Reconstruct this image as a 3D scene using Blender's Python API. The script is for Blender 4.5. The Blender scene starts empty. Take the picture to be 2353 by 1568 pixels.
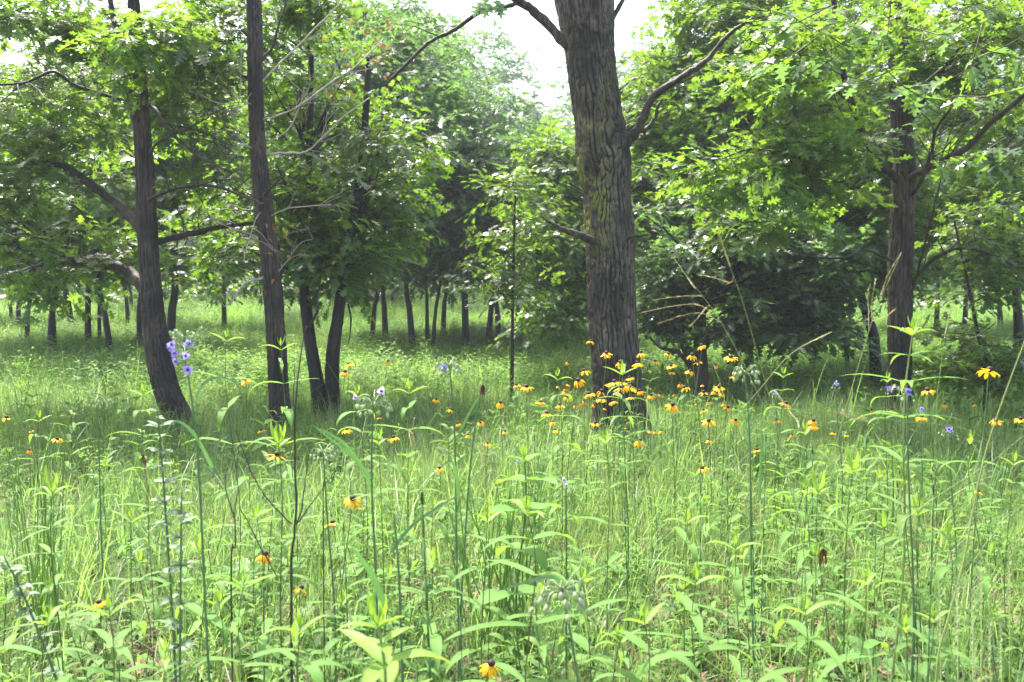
import bpy, math, random
import numpy as np
from mathutils import Vector, Matrix, Euler

# ------------------------------------------------------------------ camera
SC = bpy.context.scene
COL = SC.collection
rnd = random.Random(7)
RS = np.random.RandomState(11)
F = 2157.0                                   # focal length in units of a 2353 px wide picture
CX, CY = 1176.5, 784.0
CAMH = 1.3
PITCH = math.atan((CY-680.0)/F)
cam = bpy.data.cameras.new('camera'); cam_o = bpy.data.objects.new('camera', cam); COL.objects.link(cam_o)
cam.sensor_width = 36.0; cam.lens = 36.0*F/2353.0; cam.clip_start = 0.05; cam.clip_end = 3000
cam_o.location = (0, 0, CAMH); cam_o.rotation_euler = (math.pi/2-PITCH, 0, 0)
cam.dof.use_dof = True; cam.dof.focus_distance = 5.0; cam.dof.aperture_fstop = 6.3
SC.camera = cam_o

# ------------------------------------------------------------------ sky, sun, exposure
SUN_EL, SUN_AZ = math.radians(61), math.radians(-34)      # azimuth from +Y, clockwise
w = bpy.data.worlds.new('World'); SC.world = w; w.use_nodes = True
nt = w.node_tree; nt.nodes.clear()
sky = nt.nodes.new('ShaderNodeTexSky'); sky.sky_type = 'NISHITA'; sky.sun_disc = False
sky.sun_elevation = SUN_EL; sky.sun_rotation = SUN_AZ
sky.air_density = 1.0; sky.dust_density = 6.0; sky.ozone_density = 1.0
bg = nt.nodes.new('ShaderNodeBackground'); bg.inputs['Strength'].default_value = 0.15
wo = nt.nodes.new('ShaderNodeOutputWorld')
nt.links.new(sky.outputs[0], bg.inputs['Color']); nt.links.new(bg.outputs[0], wo.inputs['Surface'])
sl = bpy.data.lights.new('sun', 'SUN'); sl.energy = 3.7; sl.angle = math.radians(2.0); sl.color = (1.0, 0.96, 0.88)
sun_o = bpy.data.objects.new('sun', sl); COL.objects.link(sun_o)
sd = Vector((math.sin(SUN_AZ)*math.cos(SUN_EL), math.cos(SUN_AZ)*math.cos(SUN_EL), math.sin(SUN_EL)))
sun_o.rotation_euler = sd.to_track_quat('Z', 'Y').to_euler(); sun_o.location = (0, 20, 30)
SC.view_settings.view_transform = 'Standard'; SC.view_settings.look = 'None'
SC.view_settings.exposure = 1.88; SC.view_settings.gamma = 1.0; SC.view_settings.use_curve_mapping = False
SC.render.engine = 'CYCLES'
try:
    SC.cycles.use_denoising = True
    SC.cycles.max_bounces = 6; SC.cycles.transmission_bounces = 4; SC.cycles.diffuse_bounces = 4
except Exception: pass

def haze():
    m = bpy.data.materials.new('pale_summer_air'); m.use_nodes = True; t = m.node_tree; t.nodes.clear()
    v = t.nodes.new('ShaderNodeVolumePrincipled'); v.inputs['Color'].default_value = (0.86, 0.94, 1.0, 1); v.inputs['Density'].default_value = 0.0017
    v.inputs['Anisotropy'].default_value = 0.0
    o = t.nodes.new('ShaderNodeOutputMaterial'); t.links.new(v.outputs[0], o.inputs['Volume'])
    x0, x1, y0, y1, z0, z1 = -405, 405, -35, 605, -1.3, 26
    vs = [(x, y, z) for z in (z0, z1) for y in (y0, y1) for x in (x0, x1)]
    me = bpy.data.meshes.new('haze'); me.from_pydata(vs, [], [(0, 2, 3, 1), (4, 5, 7, 6), (0, 1, 5, 4), (2, 6, 7, 3), (0, 4, 6, 2), (1, 3, 7, 5)])
    me.materials.append(m); o = bpy.data.objects.new('haze', me); COL.objects.link(o); o['kind'] = 'stuff'; o['label'] = 'pale bluish summer haze between the trees'
# ------------------------------------------------------------------ coordinates
cp, sp = math.cos(PITCH), math.sin(PITCH)
def ray(px, py):
    a = (px-CX)/F; b = (CY-py)/F
    return Vector((a, cp+b*sp, -sp+b*cp))
def P(px, py, d):                            # the point seen at pixel px, py (of 2353) at depth y = d
    r = ray(px, py); return Vector((0, 0, CAMH)) + r*(d/r.y)
def proj(p):
    q = Vector(p)-Vector((0, 0, CAMH)); f = q.y*cp-q.z*sp; u = q.y*sp+q.z*cp
    return CX+F*q.x/f, CY-F*u/f, f
def gz(x, y):                                # height of the ground
    z = 0.05*np.sin(x*0.5+1)*np.sin(y*0.37)+0.03*np.sin(x*1.3)*np.cos(y*0.9+x*0.4)
    far = np.maximum(0, y-17.0)
    z = z + far*0.022 + np.maximum(0, y-36)*0.012 + np.maximum(0, x-5)*np.minimum(far, 30)*0.0012
    return z
def G(px, py, up=0.0):                       # where the sight line meets the ground (up: height of the growth that hides the foot)
    r = ray(px, py); lo = 1.0
    d = lo
    while d < 120:
        p = Vector((0, 0, CAMH))+r*(d/r.y)
        if p.z < gz(p.x, p.y)+up: return p
        d += 0.05 if d < 30 else 0.2
    return p

# ------------------------------------------------------------------ objects
def tag(o, label=None, cat=None, group=None, kind=None):
    if label: o['label'] = label
    if cat: o['category'] = cat
    if group: o['group'] = group
    if kind: o['kind'] = kind
    return o
def empty(name, loc):
    o = bpy.data.objects.new(name, None); COL.objects.link(o); o.location = loc; o.empty_display_size = 0.1
    return o
def link(name, me, parent=None, M=None):
    o = bpy.data.objects.new(name, me); COL.objects.link(o)
    if parent is not None: o.parent = parent
    if M is not None: o.matrix_local = M
    return o
class MB:
    ridge = 0.5
    def __init__(s): s.v = []; s.f = []; s.m = []
    def mesh(s, name, mats, smooth=True):
        me = bpy.data.meshes.new(name); me.from_pydata([tuple(a) for a in s.v], [], s.f)
        for m in (mats if isinstance(mats, (list, tuple)) else [mats]): me.materials.append(m)
        if s.m and len(s.m) == len(s.f): me.polygons.foreach_set('material_index', s.m)
        if smooth: me.polygons.foreach_set('use_smooth', [True]*len(s.f))
        if s.ridge:
            at = me.attributes.new('ridge', 'FLOAT', 'POINT'); at.data.foreach_set('value', [s.ridge]*len(s.v))
        me.update(); return me
    def build(s, name, mats, parent=None, smooth=True, M=None):
        return link(name, s.mesh(name, mats, smooth), parent, M)
    def face(s, f, mi=0): s.f.append(tuple(f)); s.m.append(mi)
    def tube(s, pts, rad, n=6, mi=0, cap=True):
        pts = [Vector(p) for p in pts]; base = len(s.v); u = None
        for i, p in enumerate(pts):
            t = (pts[min(i+1, len(pts)-1)]-pts[max(i-1, 0)])
            if t.length < 1e-9: t = Vector((0, 0, 1))
            t.normalize()
            if u is None: u = t.orthogonal().normalized()
            u = (u-t*u.dot(t)); u = u.normalized() if u.length > 1e-6 else t.orthogonal().normalized()
            v = t.cross(u); r = rad[i] if hasattr(rad, '__len__') else rad
            for k in range(n):
                a = 2*math.pi*k/n; s.v.append(p+u*(r*math.cos(a))+v*(r*math.sin(a)))
        for i in range(len(pts)-1):
            for k in range(n):
                a = base+i*n+k; b = base+i*n+(k+1) % n
                s.face((a, b, b+n, a+n), mi)
        if cap:
            s.face([base+(len(pts)-1)*n+k for k in range(n)], mi)
            s.face([base+k for k in reversed(range(n))], mi)
    def leaf(s, base, d, up, L, W, droop=0.3, fold=0.25, n=5, mi=0, shape=0, wave=0.0):
        """lance shaped leaf with a folded midrib; shape 0 lance, 1 egg shaped, 2 strap, 3 petal"""
        d = Vector(d).normalized(); up = Vector(up); side = d.cross(up)
        side = side.normalized() if side.length > 1e-5 else d.orthogonal().normalized()
        nrm = side.cross(d).normalized(); p = Vector(base); b0 = len(s.v); ang = 0.0
        for i in range(n+1):
            t = i/n
            if shape == 0: wd = (math.sin(math.pi*min(1, t*0.96+0.04)**0.75))**0.9
            elif shape == 1: wd = math.sin(math.pi*min(1, t+0.03)**0.6)**0.8
            elif shape == 2: wd = min(1, 0.75+t)*(1-t**3)
            else: wd = (0.35+0.65*math.sin(math.pi*min(1, t*0.9+0.02)**1.15)) if t < 0.97 else 0.3
            wd = max(wd, 0.03)*W/2
            ang = droop*t*t*1.6
            dd = d*math.cos(ang)-nrm*math.sin(ang); nn = nrm*math.cos(ang)+d*math.sin(ang)
            if i: p = p+dd*(L/n)
            wv = wave*math.sin(t*9+W*999)*W
            s.v.append(p+side*wd+nn*(fold*wd+wv)); s.v.append(p.copy()); s.v.append(p-side*wd+nn*(fold*wd-wv))
        for i in range(n):
            a = b0+3*i
            s.face((a, a+1, a+4, a+3), mi); s.face((a+1, a+2, a+5, a+4), mi)
    def oak(s, base, d, up, L, W, droop=0.25, fold=0.2, mi=0, full=True):
        d = Vector(d).normalized(); side = d.cross(Vector(up))
        side = side.normalized() if side.length > 1e-5 else d.orthogonal().normalized()
        nrm = side.cross(d); b = Vector(base)
        prof = OAKP if full else OAKQ
        def pt(t, x):
            return b+d*(t*L)+side*(x*W)+nrm*(abs(x)*W*fold-droop*L*t*t*0.5)
        b0 = len(s.v); mids = [0, .2, .36, .55, .74, 1.0]
        for t in mids: s.v.append(pt(t, 0))
        for sg in (1, -1):
            st = len(s.v)
            for (t, x) in prof: s.v.append(pt(t, x*sg))
            loop = [b0]+[st+i for i in range(len(prof))]+[b0+k for k in range(5, 0, -1)]
            s.face(loop if sg > 0 else loop[::-1], mi)
    def sphere(s, c, r, mi=0, nu=8, nv=5, sz=1.0):
        c = Vector(c); b0 = len(s.v); s.v.append(c+Vector((0, 0, r*sz)))
        for j in range(1, nv):
            a = math.pi*j/nv
            for i in range(nu):
                b = 2*math.pi*i/nu
                s.v.append(c+Vector((r*math.sin(a)*math.cos(b), r*math.sin(a)*math.sin(b), r*sz*math.cos(a))))
        s.v.append(c-Vector((0, 0, r*sz)))
        for i in range(nu):
            s.face((b0, b0+1+i, b0+1+(i+1) % nu), mi)
            s.face((len(s.v)-1, b0+1+(nv-2)*nu+(i+1) % nu, b0+1+(nv-2)*nu+i), mi)
        for j in range(nv-2):
            for i in range(nu):
                a = b0+1+j*nu+i; b = b0+1+j*nu+(i+1) % nu
                s.face((a, a+nu, b+nu, b), mi)
OAKP = [(.14, .03), (.2, .2), (.25, .27), (.33, .2), (.34, .08), (.44, .16), (.52, .44), (.6, .46), (.63, .3), (.58, .1), (.7, .17), (.8, .34), (.86, .3), (.8, .08), (.93, .11)]
OAKQ = [(.16, .05), (.26, .28), (.36, .09), (.56, .45), (.6, .1), (.82, .3), (.84, .07)]

def spline(pts, n):                          # Catmull-Rom through points (each a tuple of floats)
    a = np.array(pts, float); m = len(a); out = []
    tt = np.linspace(0, m-1, n)
    for t in tt:
        i = min(int(t), m-2); f = t-i
        p0 = a[max(i-1, 0)]; p1 = a[i]; p2 = a[i+1]; p3 = a[min(i+2, m-1)]
        out.append(0.5*((2*p1)+(-p0+p2)*f+(2*p0-5*p1+4*p2-p3)*f*f+(-p0+3*p1-3*p2+p3)*f**3))
    return np.array(out)

# ------------------------------------------------------------------ materials
def nodes(name):
    m = bpy.data.materials.new(name); m.use_nodes = True; m.node_tree.nodes.clear()
    return m, m.node_tree.nodes, m.node_tree.links
def N(ns, t, **k):
    n = ns.new(t)
    for a, b in k.items(): setattr(n, a, b)
    return n
def leafmat(name, c0, c1, trans=0.5, tcol=None, rough=0.45, spec=0.5, hue=0.03, noise=0.0):
    """leaf colour runs from c0 to c1 from leaf to leaf and plant to plant; light passes through"""
    m, ns, ln = nodes(name)
    geo = N(ns, 'ShaderNodeNewGeometry'); oi = N(ns, 'ShaderNodeObjectInfo')
    add = N(ns, 'ShaderNodeMath', operation='ADD'); ln.new(geo.outputs['Random Per Island'], add.inputs[0]); ln.new(oi.outputs['Random'], add.inputs[1])
    fr = N(ns, 'ShaderNodeMath', operation='MULTIPLY'); ln.new(add.outputs[0], fr.inputs[0]); fr.inputs[1].default_value = 0.5
    mix = N(ns, 'ShaderNodeMix', data_type='RGBA'); ln.new(fr.outputs[0], mix.inputs['Factor'])
    mix.inputs[6].default_value = (*c0, 1); mix.inputs[7].default_value = (*c1, 1)
    h = N(ns, 'ShaderNodeHueSaturation'); ln.new(mix.outputs[2], h.inputs['Color'])
    mr = N(ns, 'ShaderNodeMapRange'); ln.new(oi.outputs['Random'], mr.inputs[0]); mr.inputs[3].default_value = 0.5-hue; mr.inputs[4].default_value = 0.5+hue*0.6
    ln.new(mr.outputs[0], h.inputs['Hue'])
    mv = N(ns, 'ShaderNodeMapRange'); ln.new(geo.outputs['Random Per Island'], mv.inputs[0]); mv.inputs[3].default_value = 0.62; mv.inputs[4].default_value = 1.3
    ln.new(mv.outputs[0], h.inputs['Value'])
    col = h.outputs[0]
    b = N(ns, 'ShaderNodeBsdfPrincipled'); ln.new(col, b.inputs['Base Color']); b.inputs['Roughness'].default_value = rough
    b.inputs['Specular IOR Level'].default_value = spec
    t = N(ns, 'ShaderNodeBsdfTranslucent')
    g = N(ns, 'ShaderNodeMix', data_type='RGBA', blend_type='MULTIPLY'); g.inputs['Factor'].default_value = 1.0
    ln.new(col, g.inputs[6]); g.inputs[7].default_value = (*(tcol or (2.2, 2.2, 1.0)), 1); g.clamp_result = False
    ln.new(g.outputs[2], t.inputs['Color'])
    mx = N(ns, 'ShaderNodeMixShader'); mx.inputs[0].default_value = trans
    ln.new(b.outputs[0], mx.inputs[1]); ln.new(t.outputs[0], mx.inputs[2])
    o = N(ns, 'ShaderNodeOutputMaterial'); ln.new(mx.outputs[0], o.inputs[0])
    return m
def plain(name, col, rough=0.6, var=0.15, scale=40, spec=0.4):
    m, ns, ln = nodes(name)
    tc = N(ns, 'ShaderNodeTexCoord'); nz = N(ns, 'ShaderNodeTexNoise'); nz.inputs['Scale'].default_value = scale
    ln.new(tc.outputs['Object'], nz.inputs['Vector'])
    mr = N(ns, 'ShaderNodeMapRange'); ln.new(nz.outputs['Fac'], mr.inputs[0]); mr.inputs[3].default_value = 1-var*2; mr.inputs[4].default_value = 1+var*2
    h = N(ns, 'ShaderNodeHueSaturation'); h.inputs['Color'].default_value = (*col, 1); ln.new(mr.outputs[0], h.inputs['Value'])
    b = N(ns, 'ShaderNodeBsdfPrincipled'); ln.new(h.outputs[0], b.inputs['Base Color']); b.inputs['Roughness'].default_value = rough
    b.inputs['Specular IOR Level'].default_value = spec
    o = N(ns, 'ShaderNodeOutputMaterial'); ln.new(b.outputs[0], o.inputs[0]); return m
def barkmat(name, dark, light, moss=0.0, zsq=0.12, sc=26.0):
    m, ns, ln = nodes(name)
    tc = N(ns, 'ShaderNodeTexCoord'); mp = N(ns, 'ShaderNodeMapping'); mp.inputs['Scale'].default_value = (1, 1, zsq)
    ln.new(tc.outputs['Object'], mp.inputs['Vector'])
    n1 = N(ns, 'ShaderNodeTexNoise'); n1.inputs['Scale'].default_value = sc; n1.inputs['Detail'].default_value = 6; n1.inputs['Roughness'].default_value = 0.65
    ln.new(mp.outputs[0], n1.inputs['Vector'])
    n2 = N(ns, 'ShaderNodeTexNoise'); n2.inputs['Scale'].default_value = 2.2; n2.inputs['Detail'].default_value = 4
    ln.new(tc.outputs['Object'], n2.inputs['Vector'])
    r = N(ns, 'ShaderNodeValToRGB'); r.color_ramp.elements[0].position = 0.38; r.color_ramp.elements[1].position = 0.66
    r.color_ramp.elements[0].color = (*dark, 1); r.color_ramp.elements[1].color = (*light, 1)
    ln.new(n1.outputs['Fac'], r.inputs['Fac'])
    r2 = N(ns, 'ShaderNodeValToRGB'); r2.color_ramp.elements[0].position = 0.42; r2.color_ramp.elements[1].position = 0.58
    r2.color_ramp.elements[0].color = (0.36, 0.33, 0.29, 1); r2.color_ramp.elements[1].color = (1.15, 1.15, 1.15, 1)
    ln.new(n2.outputs['Fac'], r2.inputs['Fac'])
    mu = N(ns, 'ShaderNodeMix', data_type='RGBA', blend_type='MULTIPLY'); mu.inputs['Factor'].default_value = 1
    ln.new(r.outputs[0], mu.inputs[6]); ln.new(r2.outputs[0], mu.inputs[7]); col = mu.outputs[2]
    if moss:
        at = N(ns, 'ShaderNodeAttribute', attribute_name='moss')
        n3 = N(ns, 'ShaderNodeTexNoise'); n3.inputs['Scale'].default_value = 16; n3.inputs['Detail'].default_value = 5
        ln.new(tc.outputs['Object'], n3.inputs['Vector'])
        ml = N(ns, 'ShaderNodeMath', operation='MULTIPLY'); ln.new(at.outputs['Fac'], ml.inputs[0])
        mr = N(ns, 'ShaderNodeMapRange'); mr.inputs[1].default_value = 0.38; mr.inputs[2].default_value = 0.52; ln.new(n3.outputs['Fac'], mr.inputs[0]); ln.new(mr.outputs[0], ml.inputs[1])
        mm = N(ns, 'ShaderNodeMix', data_type='RGBA'); ln.new(ml.outputs[0], mm.inputs['Factor']); ln.new(col, mm.inputs[6]); mm.inputs[7].default_value = (0.17, 0.18, 0.015, 1)
        col = mm.outputs[2]
        ad = N(ns, 'ShaderNodeAttribute', attribute_name='damp'); n4 = N(ns, 'ShaderNodeTexNoise'); n4.inputs['Scale'].default_value = 7; n4.inputs['Detail'].default_value = 5
        ln.new(tc.outputs['Object'], n4.inputs['Vector'])
        m4 = N(ns, 'ShaderNodeMapRange'); m4.inputs[1].default_value = 0.36; m4.inputs[2].default_value = 0.56; ln.new(n4.outputs['Fac'], m4.inputs[0])
        q4 = N(ns, 'ShaderNodeMath', operation='MULTIPLY'); ln.new(ad.outputs['Fac'], q4.inputs[0]); ln.new(m4.outputs[0], q4.inputs[1])
        md = N(ns, 'ShaderNodeMix', data_type='RGBA', blend_type='MULTIPLY'); ln.new(q4.outputs[0], md.inputs['Factor']); ln.new(col, md.inputs[6]); md.inputs[7].default_value = (0.28, 0.26, 0.2, 1)
        col = md.outputs[2]
    ra = N(ns, 'ShaderNodeAttribute', attribute_name='ridge')
    rr = N(ns, 'ShaderNodeMapRange'); ln.new(ra.outputs['Fac'], rr.inputs[0]); rr.inputs[1].default_value = 0.22; rr.inputs[2].default_value = 0.66; rr.inputs[3].default_value = 0.10; rr.inputs[4].default_value = 1.2
    rc = N(ns, 'ShaderNodeHueSaturation'); ln.new(rr.outputs[0], rc.inputs['Value']); ln.new(col, rc.inputs['Color']); col = rc.outputs[0]
    b = N(ns, 'ShaderNodeBsdfPrincipled'); ln.new(col, b.inputs['Base Color']); b.inputs['Roughness'].default_value = 0.62
    bp = N(ns, 'ShaderNodeBump'); bp.inputs['Strength'].default_value = 0.8; bp.inputs['Distance'].default_value = 0.012
    ln.new(n1.outputs['Fac'], bp.inputs['Height']); ln.new(bp.outputs[0], b.inputs['Normal'])
    o = N(ns, 'ShaderNodeOutputMaterial'); ln.new(b.outputs[0], o.inputs[0]); return m
def groundmat():
    m, ns, ln = nodes('leaf_litter_soil')
    tc = N(ns, 'ShaderNodeTexCoord')
    n1 = N(ns, 'ShaderNodeTexNoise'); n1.inputs['Scale'].default_value = 22; n1.inputs['Detail'].default_value = 8; ln.new(tc.outputs['Object'], n1.inputs['Vector'])
    v = N(ns, 'ShaderNodeTexVoronoi'); v.inputs['Scale'].default_value = 38; ln.new(tc.outputs['Object'], v.inputs['Vector'])
    r = N(ns, 'ShaderNodeValToRGB'); e = r.color_ramp.elements
    e[0].position = 0.3; e[0].color = (0.03, 0.02, 0.014, 1); e[1].position = 0.75; e[1].color = (0.22, 0.16, 0.115, 1)
    ln.new(n1.outputs['Fac'], r.inputs['Fac'])
    mu = N(ns, 'ShaderNodeMix', data_type='RGBA', blend_type='MULTIPLY'); mu.inputs['Factor'].default_value = 0.5
    ln.new(r.outputs[0], mu.inputs[6]); ln.new(v.outputs['Color'], mu.inputs[7])
    # far off the soil is covered with low green growth
    sx = N(ns, 'ShaderNodeSeparateXYZ'); ln.new(tc.outputs['Object'], sx.inputs[0])
    mr = N(ns, 'ShaderNodeMapRange'); ln.new(sx.outputs['Y'], mr.inputs[0]); mr.inputs[1].default_value = 6; mr.inputs[2].default_value = 12
    mg = N(ns, 'ShaderNodeMix', data_type='RGBA'); ln.new(mr.outputs[0], mg.inputs['Factor']); ln.new(mu.outputs[2], mg.inputs[6]); mg.inputs[7].default_value = (0.06, 0.11, 0.025, 1)
    b = N(ns, 'ShaderNodeBsdfPrincipled'); ln.new(mg.outputs[2], b.inputs['Base Color']); b.inputs['Roughness'].default_value = 0.9
    bp = N(ns, 'ShaderNodeBump'); bp.inputs['Strength'].default_value = 1; bp.inputs['Distance'].default_value = 0.02
    ln.new(v.outputs['Distance'], bp.inputs['Height']); ln.new(bp.outputs[0], b.inputs['Normal'])
    o = N(ns, 'ShaderNodeOutputMaterial'); ln.new(b.outputs[0], o.inputs[0]); return m

TC = (2.3, 2.0, 0.6)
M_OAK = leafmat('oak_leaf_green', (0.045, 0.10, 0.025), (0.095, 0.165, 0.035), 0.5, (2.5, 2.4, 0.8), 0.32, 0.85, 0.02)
M_OAKB = leafmat('oak_leaf_painted_sunlit', (0.055, 0.125, 0.025), (0.11, 0.195, 0.04), 0.5, (2.4, 2.3, 0.8), 0.34, 0.75, 0.02)  # lit copy of the oak leaf: sunshine on brighter crowns painted into the green
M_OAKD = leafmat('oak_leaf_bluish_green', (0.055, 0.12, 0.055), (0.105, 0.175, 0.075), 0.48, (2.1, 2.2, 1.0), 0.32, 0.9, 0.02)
M_GRASS = leafmat('meadow_grass', (0.10, 0.19, 0.055), (0.19, 0.29, 0.09), 0.5, (1.85, 1.95, 1.1), 0.45, 0.5, 0.025)
M_GRASSD = leafmat('sedge_grass', (0.07, 0.16, 0.065), (0.14, 0.24, 0.10), 0.45, (1.8, 1.9, 1.1), 0.4, 0.5, 0.02)
M_FARG = leafmat('meadow_grass_painted_sunlit', (0.13, 0.24, 0.055), (0.22, 0.34, 0.09), 0.5, (1.9, 1.95, 1.0), 0.5, 0.4, 0.025)  # lighter copy of the meadow grass, far sunlight painted into its colour
M_HERB = leafmat('herb_leaf', (0.085, 0.19, 0.05), (0.17, 0.29, 0.075), 0.45, (1.8, 1.9, 0.9), 0.58, 0.18, 0.025)
M_SUNF = leafmat('sunflower_leaf', (0.085, 0.195, 0.05), (0.15, 0.275, 0.07), 0.42, (1.9, 1.9, 0.8), 0.62, 0.15, 0.015)
M_NEW = leafmat('fresh_tip_leaf', (0.14, 0.26, 0.045), (0.21, 0.34, 0.07), 0.45, (1.6, 1.6, 0.7), 0.55, 0.25, 0.01)
M_SILV = leafmat('silvery_leaf', (0.11, 0.19, 0.10), (0.19, 0.27, 0.15), 0.3, (1.4, 1.5, 0.9), 0.55, 0.4, 0.01)
M_BLUE = leafmat('bluegreen_strap_leaf', (0.06, 0.15, 0.06), (0.11, 0.22, 0.09), 0.25, (1.7, 1.8, 1.0), 0.4, 0.4, 0.01)
M_STEMG = leafmat('green_stem', (0.08, 0.15, 0.04), (0.14, 0.22, 0.06), 0.1, (1.5, 1.5, 1.0), 0.5, 0.4, 0.01)
M_STEMB = leafmat('bluegreen_stem', (0.08, 0.18, 0.07), (0.12, 0.23, 0.10), 0.1, (1.5, 1.5, 1.0), 0.45, 0.4, 0.01)
M_STEMD = plain('purple_brown_stem', (0.13, 0.09, 0.055), 0.6)
M_TWIG = plain('dark_dead_twig', (0.055, 0.04, 0.035), 0.7, 0.2, 60)
M_HTAIL = plain('horsetail_green', (0.06, 0.18, 0.055), 0.45, 0.1, 30)
M_NODE = plain('horsetail_band', (0.03, 0.025, 0.02), 0.6)
M_STRAW = leafmat('dry_straw', (0.36, 0.34, 0.16), (0.50, 0.46, 0.26), 0.3, (1.3, 1.2, 0.9), 0.5, 0.4, 0.01)
M_STALK = leafmat('pale_green_stalk', (0.22, 0.32, 0.09), (0.34, 0.42, 0.14), 0.15, (1.4, 1.4, 1.0), 0.45, 0.5, 0.01)
M_PETAL = leafmat('golden_petal', (0.86, 0.46, 0.006), (0.93, 0.56, 0.012), 0.5, (1.3, 1.2, 1.0), 0.5, 0.3, 0.004)
M_CONE = plain('dark_brown_cone', (0.035, 0.012, 0.01), 0.7, 0.45, 500)
M_VIOL = leafmat('violet_petal', (0.27, 0.22, 0.66), (0.36, 0.30, 0.78), 0.45, (1.3, 1.3, 1.2), 0.5, 0.3, 0.006)
M_LILAC = leafmat('pale_lilac_petal', (0.55, 0.42, 0.70), (0.66, 0.55, 0.78), 0.45, (1.2, 1.2, 1.2), 0.5, 0.3, 0.006)
M_VEYE = plain('violet_flower_eye', (0.09, 0.03, 0.25), 0.6)
M_BUD = leafmat('pale_green_bud', (0.20, 0.30, 0.13), (0.32, 0.42, 0.22), 0.2, (1.3, 1.3, 1.0), 0.5, 0.4, 0.01)
M_BARK = barkmat('oak_bark_grey', (0.014, 0.011, 0.008), (0.15, 0.122, 0.095), 1.0, .2, 44)
M_BARK2 = barkmat('oak_bark_brown', (0.014, 0.010, 0.007), (0.092, 0.064, 0.044))
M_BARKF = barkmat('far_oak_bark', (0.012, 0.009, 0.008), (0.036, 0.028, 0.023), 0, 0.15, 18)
M_DEADB = plain('bleached_dead_twig', (0.42, 0.37, 0.32), 0.7, 0.2, 20)
M_DRYL = leafmat('dry_brown_leaf', (0.06, 0.03, 0.018), (0.13, 0.07, 0.04), 0.15, (1.6, 1.2, 0.8), 0.7, 0.2, 0.01)
M_ORL = leafmat('orange_withered_leaf', (0.28, 0.12, 0.04), (0.38, 0.20, 0.08), 0.3, (1.4, 1.2, 0.8), 0.6, 0.2, 0.01)
M_LITTER = leafmat('fallen_leaf', (0.07, 0.04, 0.026), (0.26, 0.17, 0.12), 0.1, (1.2, 1.1, 1.0), 0.7, 0.3, 0.02)
M_GRAPE = leafmat('grape_leaf', (0.09, 0.19, 0.05), (0.14, 0.26, 0.08), 0.4, (1.8, 1.8, 0.8), 0.5, 0.4, 0.01)

# ------------------------------------------------------------------ scattered growth: points of one object carry sprays (geometry nodes)
def scatter_group(name, meshes):
    g = bpy.data.node_groups.new(name, 'GeometryNodeTree')
    g.interface.new_socket('Geometry', in_out='INPUT', socket_type='NodeSocketGeometry')
    g.interface.new_socket('Geometry', in_out='OUTPUT', socket_type='NodeSocketGeometry')
    ns, ln = g.nodes, g.links
    gi = ns.new('NodeGroupInput'); go = ns.new('NodeGroupOutput')
    j = ns.new('GeometryNodeJoinGeometry')
    for me in reversed(meshes):
        o = bpy.data.objects.new(me.name, me)
        n = ns.new('GeometryNodeObjectInfo'); n.inputs['Object'].default_value = o; n.inputs['As Instance'].default_value = False
        k = ns.new('GeometryNodeGeometryToInstance'); ln.new(n.outputs['Geometry'], k.inputs[0]); ln.new(k.outputs[0], j.inputs[0])
    ip = ns.new('GeometryNodeInstanceOnPoints'); ip.inputs['Pick Instance'].default_value = True
    def att(nm, ty):
        a = ns.new('GeometryNodeInputNamedAttribute'); a.data_type = ty; a.inputs['Name'].default_value = nm; return a.outputs['Attribute']
    ln.new(gi.outputs[0], ip.inputs['Points']); ln.new(j.outputs[0], ip.inputs['Instance'])
    ln.new(att('idx', 'INT'), ip.inputs['Instance Index'])
    e = ns.new('FunctionNodeEulerToRotation'); ln.new(att('rot', 'FLOAT_VECTOR'), e.inputs[0]); ln.new(e.outputs[0], ip.inputs['Rotation'])
    ln.new(att('scl', 'FLOAT'), ip.inputs['Scale']); ln.new(ip.outputs[0], go.inputs[0])
    return g, len(meshes)
def scatter(name, pts, rots, scls, grp, parent=None, rs=RS):
    g, n = grp; pts = np.asarray(pts, np.float32)
    me = bpy.data.meshes.new(name); me.vertices.add(len(pts)); me.vertices.foreach_set('co', pts.ravel())
    a = me.attributes.new('rot', 'FLOAT_VECTOR', 'POINT'); a.data.foreach_set('vector', np.asarray(rots, np.float32).ravel())
    a = me.attributes.new('scl', 'FLOAT', 'POINT'); a.data.foreach_set('value', np.asarray(scls, np.float32))
    a = me.attributes.new('idx', 'INT', 'POINT'); a.data.foreach_set('value', rs.randint(0, n, len(pts)).astype(np.int32))
    me.update(); o = link(name, me, parent)
    md = o.modifiers.new('growth', 'NODES'); md.node_group = g
    o['kind'] = 'stuff'
    return o

# sprays of leaves: a twig with leaves round it
def spray(nl, L, size, mat, full, seed, nm):
    r = random.Random(seed); mb = MB()
    mb.tube([(0, 0, 0), (size*0.5, 0, size*0.06), (size, 0, -0.02)], [0.004, 0.003, 0.0015], 3, 1, False)
    for i in range(nl):
        t = (0.15+0.85*i/(nl-1)) if nl > 1 else 1
        az = r.uniform(-1.5, 1.5) if i < nl-1 else r.uniform(-.3, .3)
        sg = 1 if i % 2 else -1
        d = Vector((math.cos(az*0.7)*0.8, sg*abs(math.sin(az))*1.0+r.uniform(-.2, .2), r.uniform(-0.5, 0.35)))
        up = Vector((r.uniform(-.45, .45), r.uniform(-.45, .45), 1))
        b = Vector((size*t, r.uniform(-.04, .04)*size*3, r.uniform(-.10, .10)*size))
        l = L*r.uniform(0.7, 1.15)
        b = b+d.normalized()*0.02
        mb.oak(b, d, up, l, l*r.uniform(0.7, 0.9), r.uniform(0, .5), r.uniform(0, .35), 0, full)
    return mb.mesh(nm, [mat, M_BARKF], False)
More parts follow.
